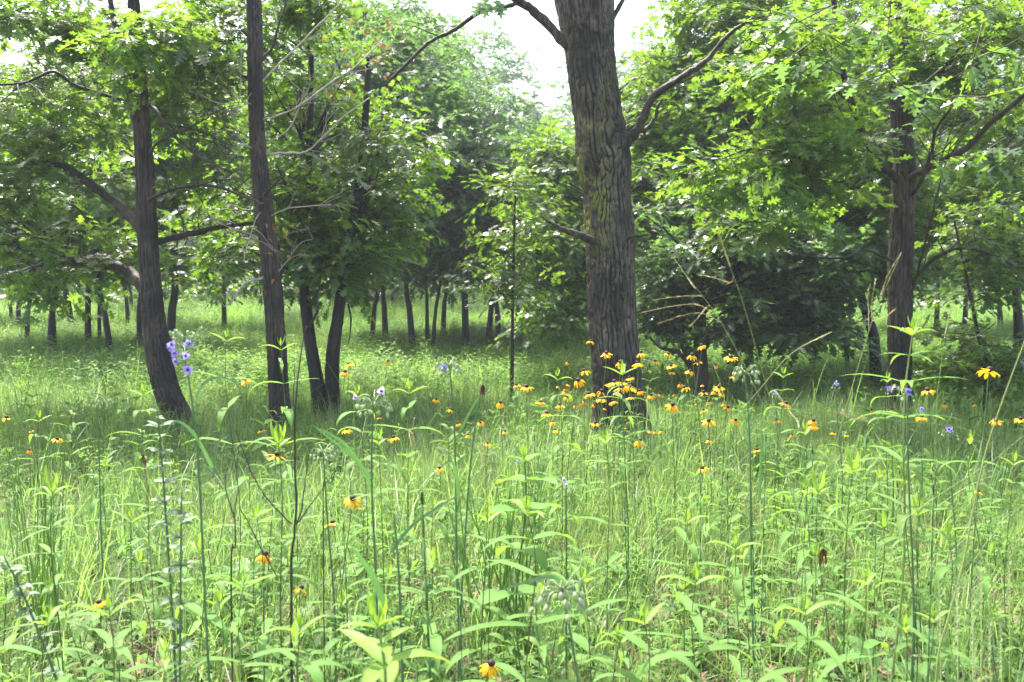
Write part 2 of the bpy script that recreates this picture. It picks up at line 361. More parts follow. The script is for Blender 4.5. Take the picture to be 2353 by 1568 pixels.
def sprays(tagname, mat, nl, L, size, full, n=6, s0=1):
    return scatter_group(tagname, [spray(nl, L, size, mat, full, s0+k, tagname+'_%d' % k) for k in range(n)])
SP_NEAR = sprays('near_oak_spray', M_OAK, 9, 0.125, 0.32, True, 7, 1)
SP_NEARB = sprays('near_painted_sunlit_oak_spray', M_OAKB, 9, 0.125, 0.32, True, 7, 20)
SP_MID = sprays('mid_oak_spray', M_OAK, 12, 0.13, 0.42, False, 6, 40)
SP_MIDB = sprays('mid_painted_sunlit_oak_spray', M_OAKB, 12, 0.13, 0.42, False, 6, 60)
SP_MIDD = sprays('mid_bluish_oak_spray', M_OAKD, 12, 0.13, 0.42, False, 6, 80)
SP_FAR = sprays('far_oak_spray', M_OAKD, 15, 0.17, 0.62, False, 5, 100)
SP_FARB = sprays('far_painted_sunlit_oak_spray', M_OAKB, 15, 0.17, 0.62, False, 5, 120)

# ------------------------------------------------------------------ the ground
def ground():
    xs = np.concatenate([np.linspace(-400, -30, 12), np.linspace(-28, 28, 113), np.linspace(30, 400, 12)])
    ys = np.concatenate([np.linspace(-30, -1, 8), np.linspace(0, 50, 126), np.linspace(54, 600, 24)])
    X, Y = np.meshgrid(xs, ys); Z = gz(np.clip(X, -60, 40), np.minimum(Y, 75))
    v = np.stack([X.ravel(), Y.ravel(), Z.ravel()], 1); nx = len(xs); f = []
    for j in range(len(ys)-1):
        for i in range(nx-1):
            a = j*nx+i; f.append((a, a+1, a+nx+1, a+nx))
    me = bpy.data.meshes.new('ground'); me.from_pydata(v.tolist(), [], f); me.materials.append(groundmat())
    me.polygons.foreach_set('use_smooth', [True]*len(f)); me.update()
    tag(link('ground', me), 'meadow ground with brown leaf litter between the stems', None, None, 'structure')
ground()

# ------------------------------------------------------------------ trees
def vnoise(u, v, seed):                      # smooth value noise, u wraps at integer period via caller
    r = np.random.RandomState(seed); T = r.rand(64, 256)
    iu = np.floor(u).astype(int); iv = np.floor(v).astype(int); fu = u-iu; fv = v-iv
    fu = fu*fu*(3-2*fu); fv = fv*fv*(3-2*fv)
    return iu, iv, fu, fv, T
def wrapnoise(th, z, nu, fz, seed):          # th 0..1 around the trunk, nu cells round
    u = th*nu; iu, iv, fu, fv, T = vnoise(u, z*fz, seed)
    g = lambda a, b: T[(a % nu) % 64, b % 256]
    return (g(iu, iv)*(1-fu)+g(iu+1, iv)*fu)*(1-fv)+(g(iu, iv+1)*(1-fu)+g(iu+1, iv+1)*fu)*fv
def trunk_mesh(name, pts, mat, nseg, nring, bark=0.02, seed=3, moss=None, flare=0.0, ridges=22):
    """pts: (x, y, z, radius); furrowed bark is real relief"""
    s = spline(pts, nseg); th = np.linspace(0, 1, nring, endpoint=False)
    T = np.gradient(s[:, :3], axis=0); T /= np.linalg.norm(T, axis=1)[:, None]
    L = np.concatenate([[0], np.cumsum(np.linalg.norm(np.diff(s[:, :3], axis=0), axis=1))])
    U = np.tile(np.array([1.0, 0, 0]), (nseg, 1)); U = U-T*(U*T).sum(1)[:, None]; U /= np.linalg.norm(U, axis=1)[:, None]
    V = np.cross(T, U); TH, LL = np.meshgrid(th, L); R = np.repeat(s[:, 3:4], nring, 1)
    warp = (wrapnoise(TH, LL, 7, 3.0, seed+5)-.5)*0.045+(wrapnoise(TH, LL, 17, 9.0, seed+6)-.5)*0.03
    t2 = (TH+warp) % 1.0
    r1 = np.abs(wrapnoise(t2, LL, ridges, 2.2, seed)-.5)*2; r2 = np.abs(wrapnoise(t2, LL, min(ridges*2, 60), 6.0, seed+1)-.5)*2
    cr = np.abs(wrapnoise(TH, LL, 9, 26.0, seed+2)-.5)*2
    lump = wrapnoise(TH, LL, 4, 2.4, seed+3)-.5
    u = t2*ridges; cell = np.floor(u); fu = u-cell; edge = np.abs(fu-.5)*2                    # long plates parted by furrows
    off = vnoise(cell, LL*0, seed)[4][(cell.astype(int) % ridges) % 64, 7]
    wid = 0.62+0.36*wrapnoise(t2, LL, ridges, 5.0, seed+4)
    pl = np.clip((wid-edge)/0.28+.5, 0, 1)
    brk = np.abs(((LL*6.0+off*9+wrapnoise(t2, LL, ridges, 3.0, seed+7)*2.6) % 1.0)-.5)*2; rag = wrapnoise(t2, LL, 48, 30.0, seed+8)
    pl = np.clip(pl+(rag-.5)*.55, 0, 1)*np.clip((0.9-brk+(rag-.5)*.2)/0.10, 0.35+.5*(wrapnoise(TH, LL, 6, 4.0, seed+12) > .55), 1)
    h = pl*(0.6+0.3*r2+.22*rag)+0.10*r1-0.05*(cr < 0.12)
    R = R*(1+lump*0.13)+bark*(h-0.6)
    if flare: R = R*(1+flare*np.exp(-LL/0.22)*(0.6+0.8*wrapnoise(TH, LL*0, 5, 1, seed+9)))
    A = TH*2*math.pi
    X = s[:, None, :3]+U[:, None]*(R*np.cos(A))[..., None]+V[:, None]*(R*np.sin(A))[..., None]
    v = X.reshape(-1, 3); i = np.arange(nseg-1)[:, None]*nring; k = np.arange(nring)[None]; k2 = (k+1) % nring
    f = np.stack([i+k, i+k2, i+k2+nring, i+k+nring], -1).reshape(-1, 4)
    me = bpy.data.meshes.new(name); me.vertices.add(len(v)); me.vertices.foreach_set('co', v.astype(np.float32).ravel())
    me.loops.add(f.size); me.loops.foreach_set('vertex_index', f.astype(np.int32).ravel())
    me.polygons.add(len(f)); me.polygons.foreach_set('loop_start', np.arange(0, f.size, 4, dtype=np.int32))
    me.update(calc_edges=True); me.polygons.foreach_set('use_smooth', np.ones(len(f), bool)); me.materials.append(mat)
    if moss is not None:
        mo, da = moss(v)
        at = me.attributes.new('moss', 'FLOAT', 'POINT'); at.data.foreach_set('value', mo.astype(np.float32))
        at = me.attributes.new('damp', 'FLOAT', 'POINT'); at.data.foreach_set('value', da.astype(np.float32))
    at = me.attributes.new('ridge', 'FLOAT', 'POINT'); at.data.foreach_set('value', h.ravel().astype(np.float32))
    me.update(); return me

def limb_pts(pix, d0, d1, w0, w1):           # picture points -> 3D points with radius, depth runs d0 to d1
    out = []
    for i, (x, y) in enumerate(pix):
        t = i/(len(pix)-1); d = d0+(d1-d0)*t; p = P(x, y, d)
        out.append((p.x, p.y, p.z, (w0+(w1-w0)*t)*d/F/2))
    return out
def add_limb(mb, pts, seed, n=None, ring=8, jit=0.12):
    r = random.Random(seed); n = n or max(10, len(pts)*5); s = spline(pts, n)
    P_ = []
    for i, q in enumerate(s):
        k = q[3]*jit*4
        P_.append(Vector((q[0]+r.uniform(-k, k)*0.5, q[1]+r.uniform(-k, k)*0.5, q[2]+r.uniform(-k, k)*0.5)))
    mb.tube(P_, [max(0.002, q[3]*(1+r.uniform(-jit, jit))) for q in s], ring)
    return P_
def twigs(mb, P_, n, L, seed, rad=0.006, droop=0.0):
    r = random.Random(seed); ends = []
    for i in range(n):
        k = r.randint(len(P_)//4, len(P_)-1); p = P_[k]; t = (P_[min(k+1, len(P_)-1)]-P_[max(k-1, 0)]).normalized()
        d = (t*0.8+Vector((r.uniform(-1, 1), r.uniform(-1, 1), r.uniform(-.6, .9)))).normalized(); q = [p]; l = L*r.uniform(.5, 1.2)
        for s in range(5):
            d = (d+Vector((r.uniform(-.35, .35), r.uniform(-.35, .35), r.uniform(-.3, .3)-droop))).normalized(); q.append(q[-1]+d*l/5)
        mb.tube(q, [rad*(1-0.16*s) for s in range(6)], 4); ends.append((q[-1], d)); ends.append((q[3], d))
    return ends

def clump_points(blobs, rs, density, spr, flat=0.55):
    """blobs: (centre, (rx, ry, rz), n clumps); returns clump centres and spray points"""
    pts = []; cen = []
    for c, rad, n in blobs:
        u = rs.normal(size=(n, 3)); u /= np.linalg.norm(u, axis=1)[:, None]
        u *= (rs.rand(n, 1)**0.45); cc = np.array(c)+u*np.array(rad)
        for q in cc:
            cen.append(q); m = max(3, int(spr*rs.uniform(0.5, 1.5)*density))
            rr = rs.uniform(0.35, 0.75)*min(1.0, max(.35, float(np.sort(rad)[0])/0.7))
            w_ = rs.normal(size=(m, 3)); w_ /= np.linalg.norm(w_, axis=1)[:, None]; w_ *= rs.rand(m, 1)**0.5
            pts.append(q+w_*np.array([rr*1.15, rr*1.15, rr*flat]))
    return np.array(cen), np.concatenate(pts)
def crown(parent, loc, blobs, grp, seed, spr=14, density=1.0, scale=1.0, limbs_from=None, mat=None, name='crown', twig_r=0.02):
    rs = np.random.RandomState(seed); cen, pts = clump_points(blobs, rs, density, spr)
    keep = pts[:, 2] > gz(pts[:, 0], pts[:, 1])+0.35; pts = pts[keep]
    n = len(pts); az = rs.rand(n)*2*np.pi
    rot = np.stack([rs.normal(0, .35, n), rs.normal(0.12, .38, n), az], 1)
    scl = scale*rs.uniform(0.7, 1.25, n)
    o = scatter(name, pts-np.array(loc), rot, scl, grp, parent, rs)
    o['label'] = 'leafy crown'
    if limbs_from is not None:                # boughs from the trunk to the clumps
        mb = MB(); r = random.Random(seed); lf = [np.array(a) for a in limbs_from]; L0 = Vector(loc)
        for q in cen[:: max(1, len(cen)//70)]:
            a = min(lf, key=lambda t: np.linalg.norm((t[:3]-q)*np.array([1, 1, 1.3]))+(2 if t[2] > q[2] else 0)); a = Vector(a[:3]); b = Vector(q)
            m1 = a.lerp(b, .35)+Vector((0, 0, 0.25*(b-a).length*r.uniform(.0, .5))); m2 = a.lerp(b, .7)+Vector((r.uniform(-.2, .2), r.uniform(-.2, .2), r.uniform(0, .25)))
            R = twig_r*min(1.6, 0.5+(b-a).length*0.25)
            s = spline([(*a, R), (*m1, R*.7), (*m2, R*.42), (*b, R*.15)], 9)
            mb.tube([Vector(k[:3])-L0 for k in s], [k[3] for k in s], 5)
        mb.build('boughs', mat or M_BARKF, parent)
    return o

def local(pts, loc): return [(p[0]-loc[0], p[1]-loc[1], p[2]-loc[2], *p[3:]) for p in pts]
def pix_blob(px, py, rx, ry, d, rd, n):
    p = P(px, py, d); return (tuple(p), (rx*d/F, rd, ry*d/F), n)

TREE_GROUP = 'oak trees of the savanna'
def near_tree(name, trunk_pix, d, label, bark, nseg, nring, limbs, amp, seed, moss=None, flare=.25, dd=0.0, ridges=22, twn=9, twl=0.9, limb_mat=None):
    pts = []
    for i, (x, y, wd) in enumerate(trunk_pix):
        dep = d+dd*i/(len(trunk_pix)-1); p = P(x, y, dep); pts.append((p.x, p.y, p.z, wd*dep/F/2*(1.0 if wd > 100 or d < 8 else .84 if d > 8.8 else .9)))
    b = pts[0]; g = float(gz(b[0], b[1])); pts.insert(0, (b[0]-(pts[1][0]-b[0])*0.2, b[1], g-0.15, b[3]*1.1))
    loc = (b[0], b[1], g); root = empty(name, loc)
    tag(root, label, 'tree')
    me = trunk_mesh('trunk', local(pts, loc), bark, nseg, nring, amp, seed, moss and (lambda v: moss(v+np.array(loc))), flare, ridges)
    link('trunk', me, root)
    ends = []
    for k, (pix, d0, d1, w0, w1, tw) in enumerate(limbs):
        mb = MB(); lp = limb_pts(pix, d0, d1, w0, w1); lp = [(*q[:3], q[3]*.82) for q in lp]; Q = add_limb(mb, local(lp, loc), seed*31+k, None, 10)
        if tw: ends += [(Vector(loc)+e, dr) for e, dr in twigs(mb, Q, tw, twl, seed*7+k)]
        mb.build('limb', limb_mat or bark, root)
    return root, loc, pts, ends

# thick oak in the middle
def moss3(v):
    n = len(v); out = np.zeros(n)
    zc = P(1390, 480, 7.8).z; xc = P(1390, 480, 7.8).x
    out = np.exp(-((v[:, 2]-zc)/0.32)**2)*np.clip(1.2-(v[:, 0]-xc+0.12)/0.16, 0, 1)*0.95
    zc2 = P(1390, 330, 7.8).z
    mo = np.clip(out+0.45*np.exp(-((v[:, 2]-P(1390, 330, 7.8).z)/0.6)**2)*np.clip(1-(v[:, 0]-xc+0.05)/0.2, 0, 1), 0, 1)
    # dark algae and old wet bark: a broad band below the right limb and a streak down the left side
    zb = P(1390, 335, 7.8).z; da = np.exp(-((v[:, 2]-zb)/0.28)**2)*.9+np.clip((xc-0.03-v[:, 0])/0.08, 0, 1)*.75
    da = da+np.exp(-((v[:, 2]-P(1390, 150, 7.8).z)/0.18)**2)*np.exp(-((v[:, 0]-P(1345, 150, 7.8).x)/.07)**2)*.8
    return mo, np.clip(da, 0, 1)
D3 = 7.8
t3 = near_tree('oak_tree', [(1424, 990, 122), (1417, 900, 110), (1408, 760, 108), (1404, 640, 110), (1402, 545, 116), (1396, 450, 108), (1388, 360, 118), (1376, 270, 108), (1362, 180, 108), (1354, 100, 112), (1346, 10, 128), (1335, -90, 150)], D3,
    'thick grey oak with mossy furrowed bark and a broken stub, standing in the middle', M_BARK, 560, 200,
    [([(1345, 130), (1305, 108), (1262, 58), (1215, 18), (1180, -8), (1130, -50)], D3, D3-.3, 30, 20, 0),
     ([(1192, 6), (1155, 16), (1100, 30), (1040, 72), (990, 95), (940, 142), (905, 176), (885, 196)], D3-.1, D3+.6, 14, 6, 3),
     ([(1420, 350), (1445, 322), (1470, 290), (1500, 225), (1560, 182), (1620, 142), (1675, 80), (1732, 40)], D3, D3-.8, 30, 9, 0),
     ([(1462, 300), (1482, 300), (1505, 272), (1512, 245), (1522, 228)], D3-.1, D3-.2, 15, 7, 0),
     ([(1380, 560), (1345, 545), (1300, 530), (1268, 514), (1242, 497)], D3-.1, D3-.45, 27, 4, 0),
     ([(1430, 552), (1458, 543), (1490, 540)], D3-.15, D3-.2, 13, 4, 0),
     ([(1395, 60), (1420, 20), (1442, -20)], D3, D3, 18, 8, 0),
     ([(1345, 100), (1310, 60), (1295, 10), (1270, -60)], D3+.05, D3+.1, 44, 40, 0)],
    0.024, 5, moss3, .45, 0.0, 36, 4, .5)
r3 = t3[0]
mb = MB()
for q in [(1118, -8), (1128, 4), (1140, -4), (1108, 2), (1150, 2)]:
    p = P(q[0], q[1], 7.5)-Vector(t3[1])
    mb.oak(p, (rnd.uniform(-.6, .6), -.3, -1), (0, -1, .3), .15, .12)
mb.build('leaf_cluster', M_OAKD, r3, False)['kind'] = 'stuff'

# leaning oak at the left
D1 = 8.3
t1 = near_tree('oak_tree', [(418, 985, 66), (385, 900, 62), (362, 800, 60), (350, 700, 54), (340, 560, 48), (334, 450, 44), (330, 350, 42), (324, 250, 36), (318, 150, 32), (308, 20, 28), (300, -120, 26)], D1,
    'brown barked oak at the left with a leaning foot and long crooked limbs', M_BARK2, 300, 90,
    [([(338, 345), (318, 300), (298, 210), (280, 120), (258, 30), (245, -50)], D1, D1-.2, 26, 12, 5),
     ([(338, 560), (305, 505), (250, 455), (195, 415), (160, 388), (110, 378), (50, 376), (-30, 388)], D1, D1+.8, 32, 12, 7),
     ([(352, 690), (325, 655), (290, 622), (220, 602), (150, 600), (85, 616), (20, 634), (-40, 650)], D1+.1, D1+1.2, 38, 12, 8),
     ([(328, 235), (355, 250), (385, 295), (430, 340), (480, 372), (535, 398)], D1, D1-.5, 15, 6, 5),
     ([(342, 460), (380, 440), (430, 428), (490, 428), (560, 452), (610, 470)], D1-.1, D1-.7, 12, 5, 6),
     ([(345, 560), (400, 548), (470, 530), (540, 518), (610, 512)], D1, D1+.7, 20, 9, 6),
     ([(322, 270), (290, 236), (230, 215), (170, 195), (120, 165), (60, 190), (0, 195)], D1, D1-.7, 13, 6, 7),
     ([(335, 380), (360, 330), (420, 300), (480, 270)], D1, D1-.4, 9, 4, 3)],
    0.018, 9, None, .25, 0.0, 18, 8, .8)
b1 = [pix_blob(60, 470, 150, 110, 8.9, .9, 13), pix_blob(110, 270, 160, 90, 8.8, .9, 12), pix_blob(200, 330, 110, 80, 9.6, .5, 5), pix_blob(40, 60, 60, 40, 8.6, .5, 4), pix_blob(250, 80, 150, 60, 9.0, .6, 14), pix_blob(310, 100, 60, 40, 7.8, .3, 3),
      pix_blob(450, 250, 90, 90, 9.2, .6, 8), pix_blob(330, -50, 200, 40, 9.0, .6, 4), pix_blob(250, 560, 120, 60, 9.2, .6, 5), pix_blob(130, 640, 120, 40, 9.2, .5, 5),
      pix_blob(480, 420, 80, 40, 8.8, .4, 3), pix_blob(480, 130, 80, 70, 8.6, .6, 6), pix_blob(370, 60, 50, 40, 7.7, .3, 2), pix_blob(340, 180, 40, 20, 7.8, .2, 1)]
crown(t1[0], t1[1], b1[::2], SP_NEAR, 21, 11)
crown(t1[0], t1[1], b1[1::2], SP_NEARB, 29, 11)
# slim oak, second from left
D2 = 8.2
t2 = near_tree('oak_tree', [(645, 985, 54), (641, 900, 48), (636, 800, 46), (630, 700, 46), (622, 600, 44), (610, 500, 44), (600, 420, 42), (592, 330, 38), (588, 200, 36), (585, 80, 34), (583, 0, 34), (580, -120, 34)], D2,
    'slim straight oak at the left centre with bleached dead twigs along its trunk', M_BARK2, 300, 84,
    [([(590, 110), (555, 70), (500, 40)], D2, D2-.2, 10, 4, 3),
     ([(588, 180), (560, 175), (520, 160), (480, 168)], D2, D2+.2, 12, 6, 3),
     ([(605, 450), (630, 425), (655, 400)], D2-.1, D2-.3, 9, 4, 1),
     ([(600, 140), (625, 110), (640, 60), (660, 0)], D2, D2, 9, 5, 2)],
    0.02, 13, None, .25, 0.0, 16, 5, .5)
dead = [([(600, 355), (650, 352), (700, 350), (740, 318), (790, 268), (850, 225)], 6, 3, 7), ([(600, 190), (650, 140), (700, 90), (750, 40), (800, -10)], 5, 2.5, 7),
        ([(602, 275), (650, 262), (700, 235), (760, 190), (820, 150), (880, 90)], 5, 2.5, 8), ([(600, 345), (560, 330), (535, 270), (550, 230), (555, 110)], 4, 2, 5),
        ([(610, 330), (660, 300), (690, 240), (700, 200)], 4, 2, 5), ([(640, 630), (600, 640), (560, 655), (535, 690), (515, 705)], 7, 2.5, 7),
        ([(610, 480), (590, 500), (570, 560), (560, 600)], 3.5, 1.8, 5), ([(615, 500), (660, 480), (700, 475), (760, 470)], 3.5, 1.8, 5),
        ([(622, 560), (580, 540), (520, 520), (480, 500)], 3.5, 1.8, 5), ([(600, 250), (560, 235), (520, 240), (480, 230)], 3, 1.6, 5),
        ([(628, 640), (660, 600), (690, 560), (720, 550)], 3.2, 1.6, 5)]
for k, (pix, a, b, tw) in enumerate(dead):
    mb = MB(); Q = add_limb(mb, local(limb_pts(pix, D2, D2-.1-.1*(k % 4), a, b), t2[1]), 300+k, None, 5, .2)
    e = twigs(mb, Q, tw, .42, 400+k, .0035); e2 = twigs(mb, [x for x, _ in e] if len(e) > 3 else Q, tw, .2, 500+k, .002)
    mb.build('dead_branch', M_DEADB, t2[0])
mb = MB()
for k in range(60):
    x, y = rnd.choice([(rnd.gauss(860, 45), rnd.gauss(60, 60)), (rnd.gauss(800, 60), rnd.gauss(150, 50)), (rnd.gauss(640, 35), rnd.gauss(540, 60))])
    p = P(x, y, 8.0+rnd.uniform(-.3, .3))-Vector(t2[1])
    mb.leaf(p, (rnd.uniform(-1, 1), rnd.uniform(-1, 1), rnd.uniform(-1, .3)), (rnd.uniform(-.5, .5), rnd.uniform(-1, 1), 1), rnd.uniform(.03, .07), .025, .8, .5, 3, 0, 1)
mb.build('withered_leaves', M_ORL, t2[0])['kind'] = 'stuff'
crown(t2[0], t2[1], [pix_blob(600, -60, 150, 30, 9.4, .5, 3), pix_blob(480, 60, 80, 70, 8.6, .5, 5), pix_blob(700, 20, 80, 50, 8.8, .5, 4)], SP_NEAR, 22, 10)

# oak at the right
D4 = 9.0
t4 = near_tree('oak_tree', [(2062, 960, 66), (2066, 860, 60), (2067, 760, 62), (2069, 650, 62), (2072, 540, 62), (2076, 430, 62), (2077, 380, 58), (2070, 270, 52), (2066, 180, 50), (2064, 80, 48), (2062, 0, 46), (2060, -120, 44)], D4,
    'straight reddish brown oak at the right with rising limbs on both sides', M_BARK2, 320, 90,
    [([(2070, 420), (2048, 402), (2020, 372), (1988, 315), (1962, 250), (1940, 180), (1925, 110), (1915, 0), (1910, -60)], D4, D4-.8, 21, 13, 7),
     ([(1962, 240), (1930, 215), (1880, 180), (1840, 160), (1790, 130), (1760, 110)], D4-.5, D4-1.2, 11, 4, 6),
     ([(2060, 342), (2010, 332), (1960, 328), (1900, 345), (1845, 362), (1780, 352), (1720, 345), (1660, 365)], D4, D4-1.0, 14, 4, 9),
     ([(2080, 420), (2110, 398), (2160, 374), (2220, 340), (2270, 290), (2340, 230), (2380, 200)], D4, D4-1.2, 22, 12, 8),
     ([(2090, 450), (2115, 420), (2140, 350), (2150, 300), (2185, 250), (2230, 215)], D4-.1, D4-.8, 12, 5, 6),
     ([(2090, 285), (2120, 235), (2160, 175), (2190, 130), (2215, 95)], D4, D4-.7, 12, 8, 5),
     ([(2095, 665), (2108, 635), (2150, 592), (2200, 572), (2260, 578), (2340, 615)], D4, D4-.6, 14, 5, 7),
     ([(2060, 605), (2030, 590), (1985, 575), (1940, 592), (1880, 592), (1815, 572), (1765, 555), (1733, 532)], D4, D4-1.0, 9, 3, 5),
     ([(2105, 640), (2125, 560), (2150, 460), (2185, 330)], D4-.1, D4-.7, 7, 3, 4),
     ([(2085, 200), (2120, 140), (2200, 100), (2280, 110), (2353, 60)], D4, D4-.5, 12, 6, 5)],
    0.02, 17, None, .2, 0.0, 18, 8, .8)
b4 = [pix_blob(1800, 330, 160, 45, 8.4, .7, 12), pix_blob(1700, 400, 150, 60, 8.4, .6, 9), pix_blob(1900, 450, 90, 45, 8.8, .5, 4), pix_blob(1830, 130, 150, 90, 8.2, .8, 11),
      pix_blob(1990, 50, 110, 70, 9.9, .5, 6), pix_blob(2060, 25, 50, 25, 8.3, .3, 1), pix_blob(2240, 90, 130, 90, 8.3, .8, 10), pix_blob(2290, 290, 90, 90, 8.8, .7, 6), pix_blob(2290, 520, 80, 50, 9.6, .6, 4),
      pix_blob(2300, 620, 60, 25, 9.2, .4, 2), pix_blob(2050, -60, 280, 35, 9.4, .6, 5), pix_blob(1700, 540, 50, 30, 8.0, .3, 2)]
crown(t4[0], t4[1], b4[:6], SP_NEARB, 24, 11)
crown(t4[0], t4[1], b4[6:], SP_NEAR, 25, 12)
# the nearest leaves of that tree, each its own
mlv = []
for k in range(5):
    mb = MB(); mb.oak((0, 0, 0), (1, 0, 0), (0, 0, 1), 0.15, 0.125, .1+.12*k, .08+.07*k)
    mlv.append(mb.mesh('leaf', [M_OAKD, M_OAKB][k % 2], False))
near_reg = [(1760, 40, 90, 50, 6.6), (1880, 150, 110, 60, 6.8), (1960, 60, 90, 50, 6.6), (2280, 240, 80, 90, 6.4), (2230, 120, 90, 80, 6.6), (2085, 205, 40, 14, 7.0), (2250, 420, 100, 60, 6.8), (1960, 200, 60, 60, 7.0)]
cl = None
mbt = MB()
for k in range(40):
    a = rnd.choice(near_reg); c = P(rnd.gauss(a[0], a[2]*.7), rnd.gauss(a[1], a[3]*.7), a[4]+rnd.uniform(-.4, .8)); ax = Vector((rnd.uniform(-1, 1), rnd.uniform(-1, 1), rnd.uniform(-.4, .2))).normalized()
    lc = c-Vector(t4[1]); mbt.tube([lc-ax*.3+Vector((0, 0, .05)), lc-ax*.1, lc+ax*.12], [.005, .004, .002], 4)
    for j in range(6):
        d = (ax*rnd.uniform(.2, 1)+Vector((rnd.uniform(-1, 1), rnd.uniform(-1, 1), rnd.uniform(-.6, .3)))).normalized()
        up = Vector((rnd.uniform(-.5, .5), rnd.uniform(-.7, .3), 1)); side = up.cross(d).normalized(); n_ = d.cross(side); s_ = rnd.uniform(.75, 1.25)
        M = Matrix((( d.x*s_, side.x*s_, n_.x*s_, 0), (d.y*s_, side.y*s_, n_.y*s_, 0), (d.z*s_, side.z*s_, n_.z*s_, 0), (0, 0, 0, 1)))
        M.translation = lc+ax*(rnd.uniform(-.1, .12)); link('leaf', rnd.choice(mlv), t4[0], M)
mbt.build('twigs', M_BARK2, t4[0])['kind'] = 'stuff'

# generic tree: trunk by picture foot and top, crown blobs
def tree(name, label, foot, w0, tops, blobs, grp, seed, spr=12, scale=1.0, group=None, mat=None, density=1.0, depth=None, low=None, twig_r=.02, amp=.012):
    g = G(foot[0], foot[1], .48 if foot[1] < 830 else .34) if depth is None else P(foot[0], foot[1], depth); d = g.y; z0 = float(gz(g.x, g.y)); loc = (g.x, g.y, z0)
    pts = [(g.x, g.y, z0-.1, w0*d/F/2*1.15), (g.x, g.y, z0+.15, w0*d/F/2)]
    nt_ = len(tops)
    for i, (x, y) in enumerate(tops):
        p = P(x, y, d); pts.append((p.x, p.y+0.1*i, p.z, w0*d/F/2*(0.95-0.6*(i+1)/nt_)))
    root = empty(name, loc); tag(root, label, 'tree', group)
    near = d < 14
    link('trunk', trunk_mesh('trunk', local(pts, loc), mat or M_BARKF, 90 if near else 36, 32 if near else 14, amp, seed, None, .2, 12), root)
    if low:
        mb = MB()
        for k, (pix, a, b) in enumerate(low): add_limb(mb, local(limb_pts(pix, d, d-.3*(k % 3)+.2, a, b), loc), seed*3+k, None, 7)
        mb.build('boughs', mat or M_BARKF, root)
    if blobs:
        bl = [pix_blob(x, y, rx, ry, d+do, rd, n) for (x, y, rx, ry, do, rd, n) in blobs]
        crown(root, loc, bl, grp, seed, spr, density, scale, pts[2:], mat, 'crown', twig_r)
    return root, d

# mid distance
tree('oak_tree', 'dark leaning trunk, left one of the pair behind the slim oak', (738, 905), 34, [(722, 840), (702, 740), (688, 640), (680, 500), (690, 350), (690, 100)],
     [(700, 430, 120, 120, .5, 1.2, 19), (760, 250, 120, 130, 1, 1.3, 18), (640, 180, 110, 120, .8, 1.2, 8), (560, 600, 90, 60, .5, .8, 8), (540, 480, 80, 90, 1.5, .8, 9), (700, 20, 130, 70, 1, 1.2, 7)], SP_MIDB, 31, 8, 1.0)
tree('oak_tree', 'dark upright trunk, right one of the pair behind the slim oak', (762, 905), 36, [(765, 820), (772, 730), (780, 640), (800, 500), (820, 320), (830, 100)],
     [(850, 470, 110, 110, .8, 1.2, 19), (800, 590, 110, 60, .3, .9, 14), (900, 330, 80, 90, 1.0, 1, 10), (740, 560, 70, 60, 0, .7, 7)], SP_MIDB, 32, 8, 1.0, None, None, 1.0, None,
     [([(800, 700), (806, 730), (804, 770), (800, 790)], 5, 2), ([(735, 700), (715, 745), (700, 760)], 6, 3)])
tree('oak_tree', 'low branched oak right of the thick oak, with dark spreading boughs', (1606, 935), 38, [(1610, 860), (1612, 780), (1618, 700), (1612, 600), (1600, 480), (1610, 380)],
     [(1560, 620, 90, 80, .3, .8, 14), (1700, 640, 130, 80, .2, 1.0, 18), (1830, 660, 120, 80, .2, .9, 16), (1650, 500, 150, 80, .3, 1.0, 14), (1820, 540, 110, 70, .4, .9, 9), (1760, 755, 120, 25, -.2, .6, 10), (1890, 735, 80, 25, -.2, .5, 6), (1520, 730, 50, 30, .3, .5, 5), (1880, 600, 80, 60, .6, .6, 8)],
     SP_MIDD, 33, 12, .95, None, M_BARK2, 1.0, 10.6,
     [([(1606, 860), (1575, 800), (1560, 740), (1558, 690), (1548, 640)], 22, 9), ([(1590, 850), (1560, 812), (1520, 800), (1492, 775)], 13, 5), ([(1616, 800), (1660, 745), (1720, 712), (1790, 695), (1860, 680)], 17, 6),
      ([(1612, 760), (1585, 730), (1568, 700)], 12, 6), ([(1620, 690), (1680, 620), (1740, 570), (1800, 530)], 12, 5), ([(1614, 600), (1560, 560), (1520, 520)], 11, 4)], .018)
tree('sapling', 'thin straight sapling standing alone left of the thick oak', (1176, 893), 9, [(1177, 820), (1178, 720), (1180, 620), (1182, 520), (1185, 420)],
     [(1190, 560, 70, 80, .3, .6, 8), (1150, 640, 60, 45, 0, .5, 5), (1200, 440, 60, 60, .3, .5, 5)], SP_MID, 34, 8, .8, None, None, 1, None, None, .008, .003)
tree('oak_tree', 'sunny green oak hidden behind the thick oak', (1412, 850), 40, [(1412, 700), (1415, 500), (1420, 300), (1425, 200)],
     [(1270, 560, 70, 110, 0, 1.0, 16), (1280, 700, 75, 60, -.5, .9, 13), (1280, 400, 65, 90, 0, 1.0, 13), (1520, 480, 80, 110, 0, 1.1, 16), (1540, 350, 110, 100, .5, 1.2, 20), (1500, 250, 90, 90, 1, 1.2, 14), (1500, 640, 60, 70, 0, .8, 8), (1410, 480, 120, 200, .5, 1.4, 16)],
     SP_MIDB, 35, 12, 1.0)
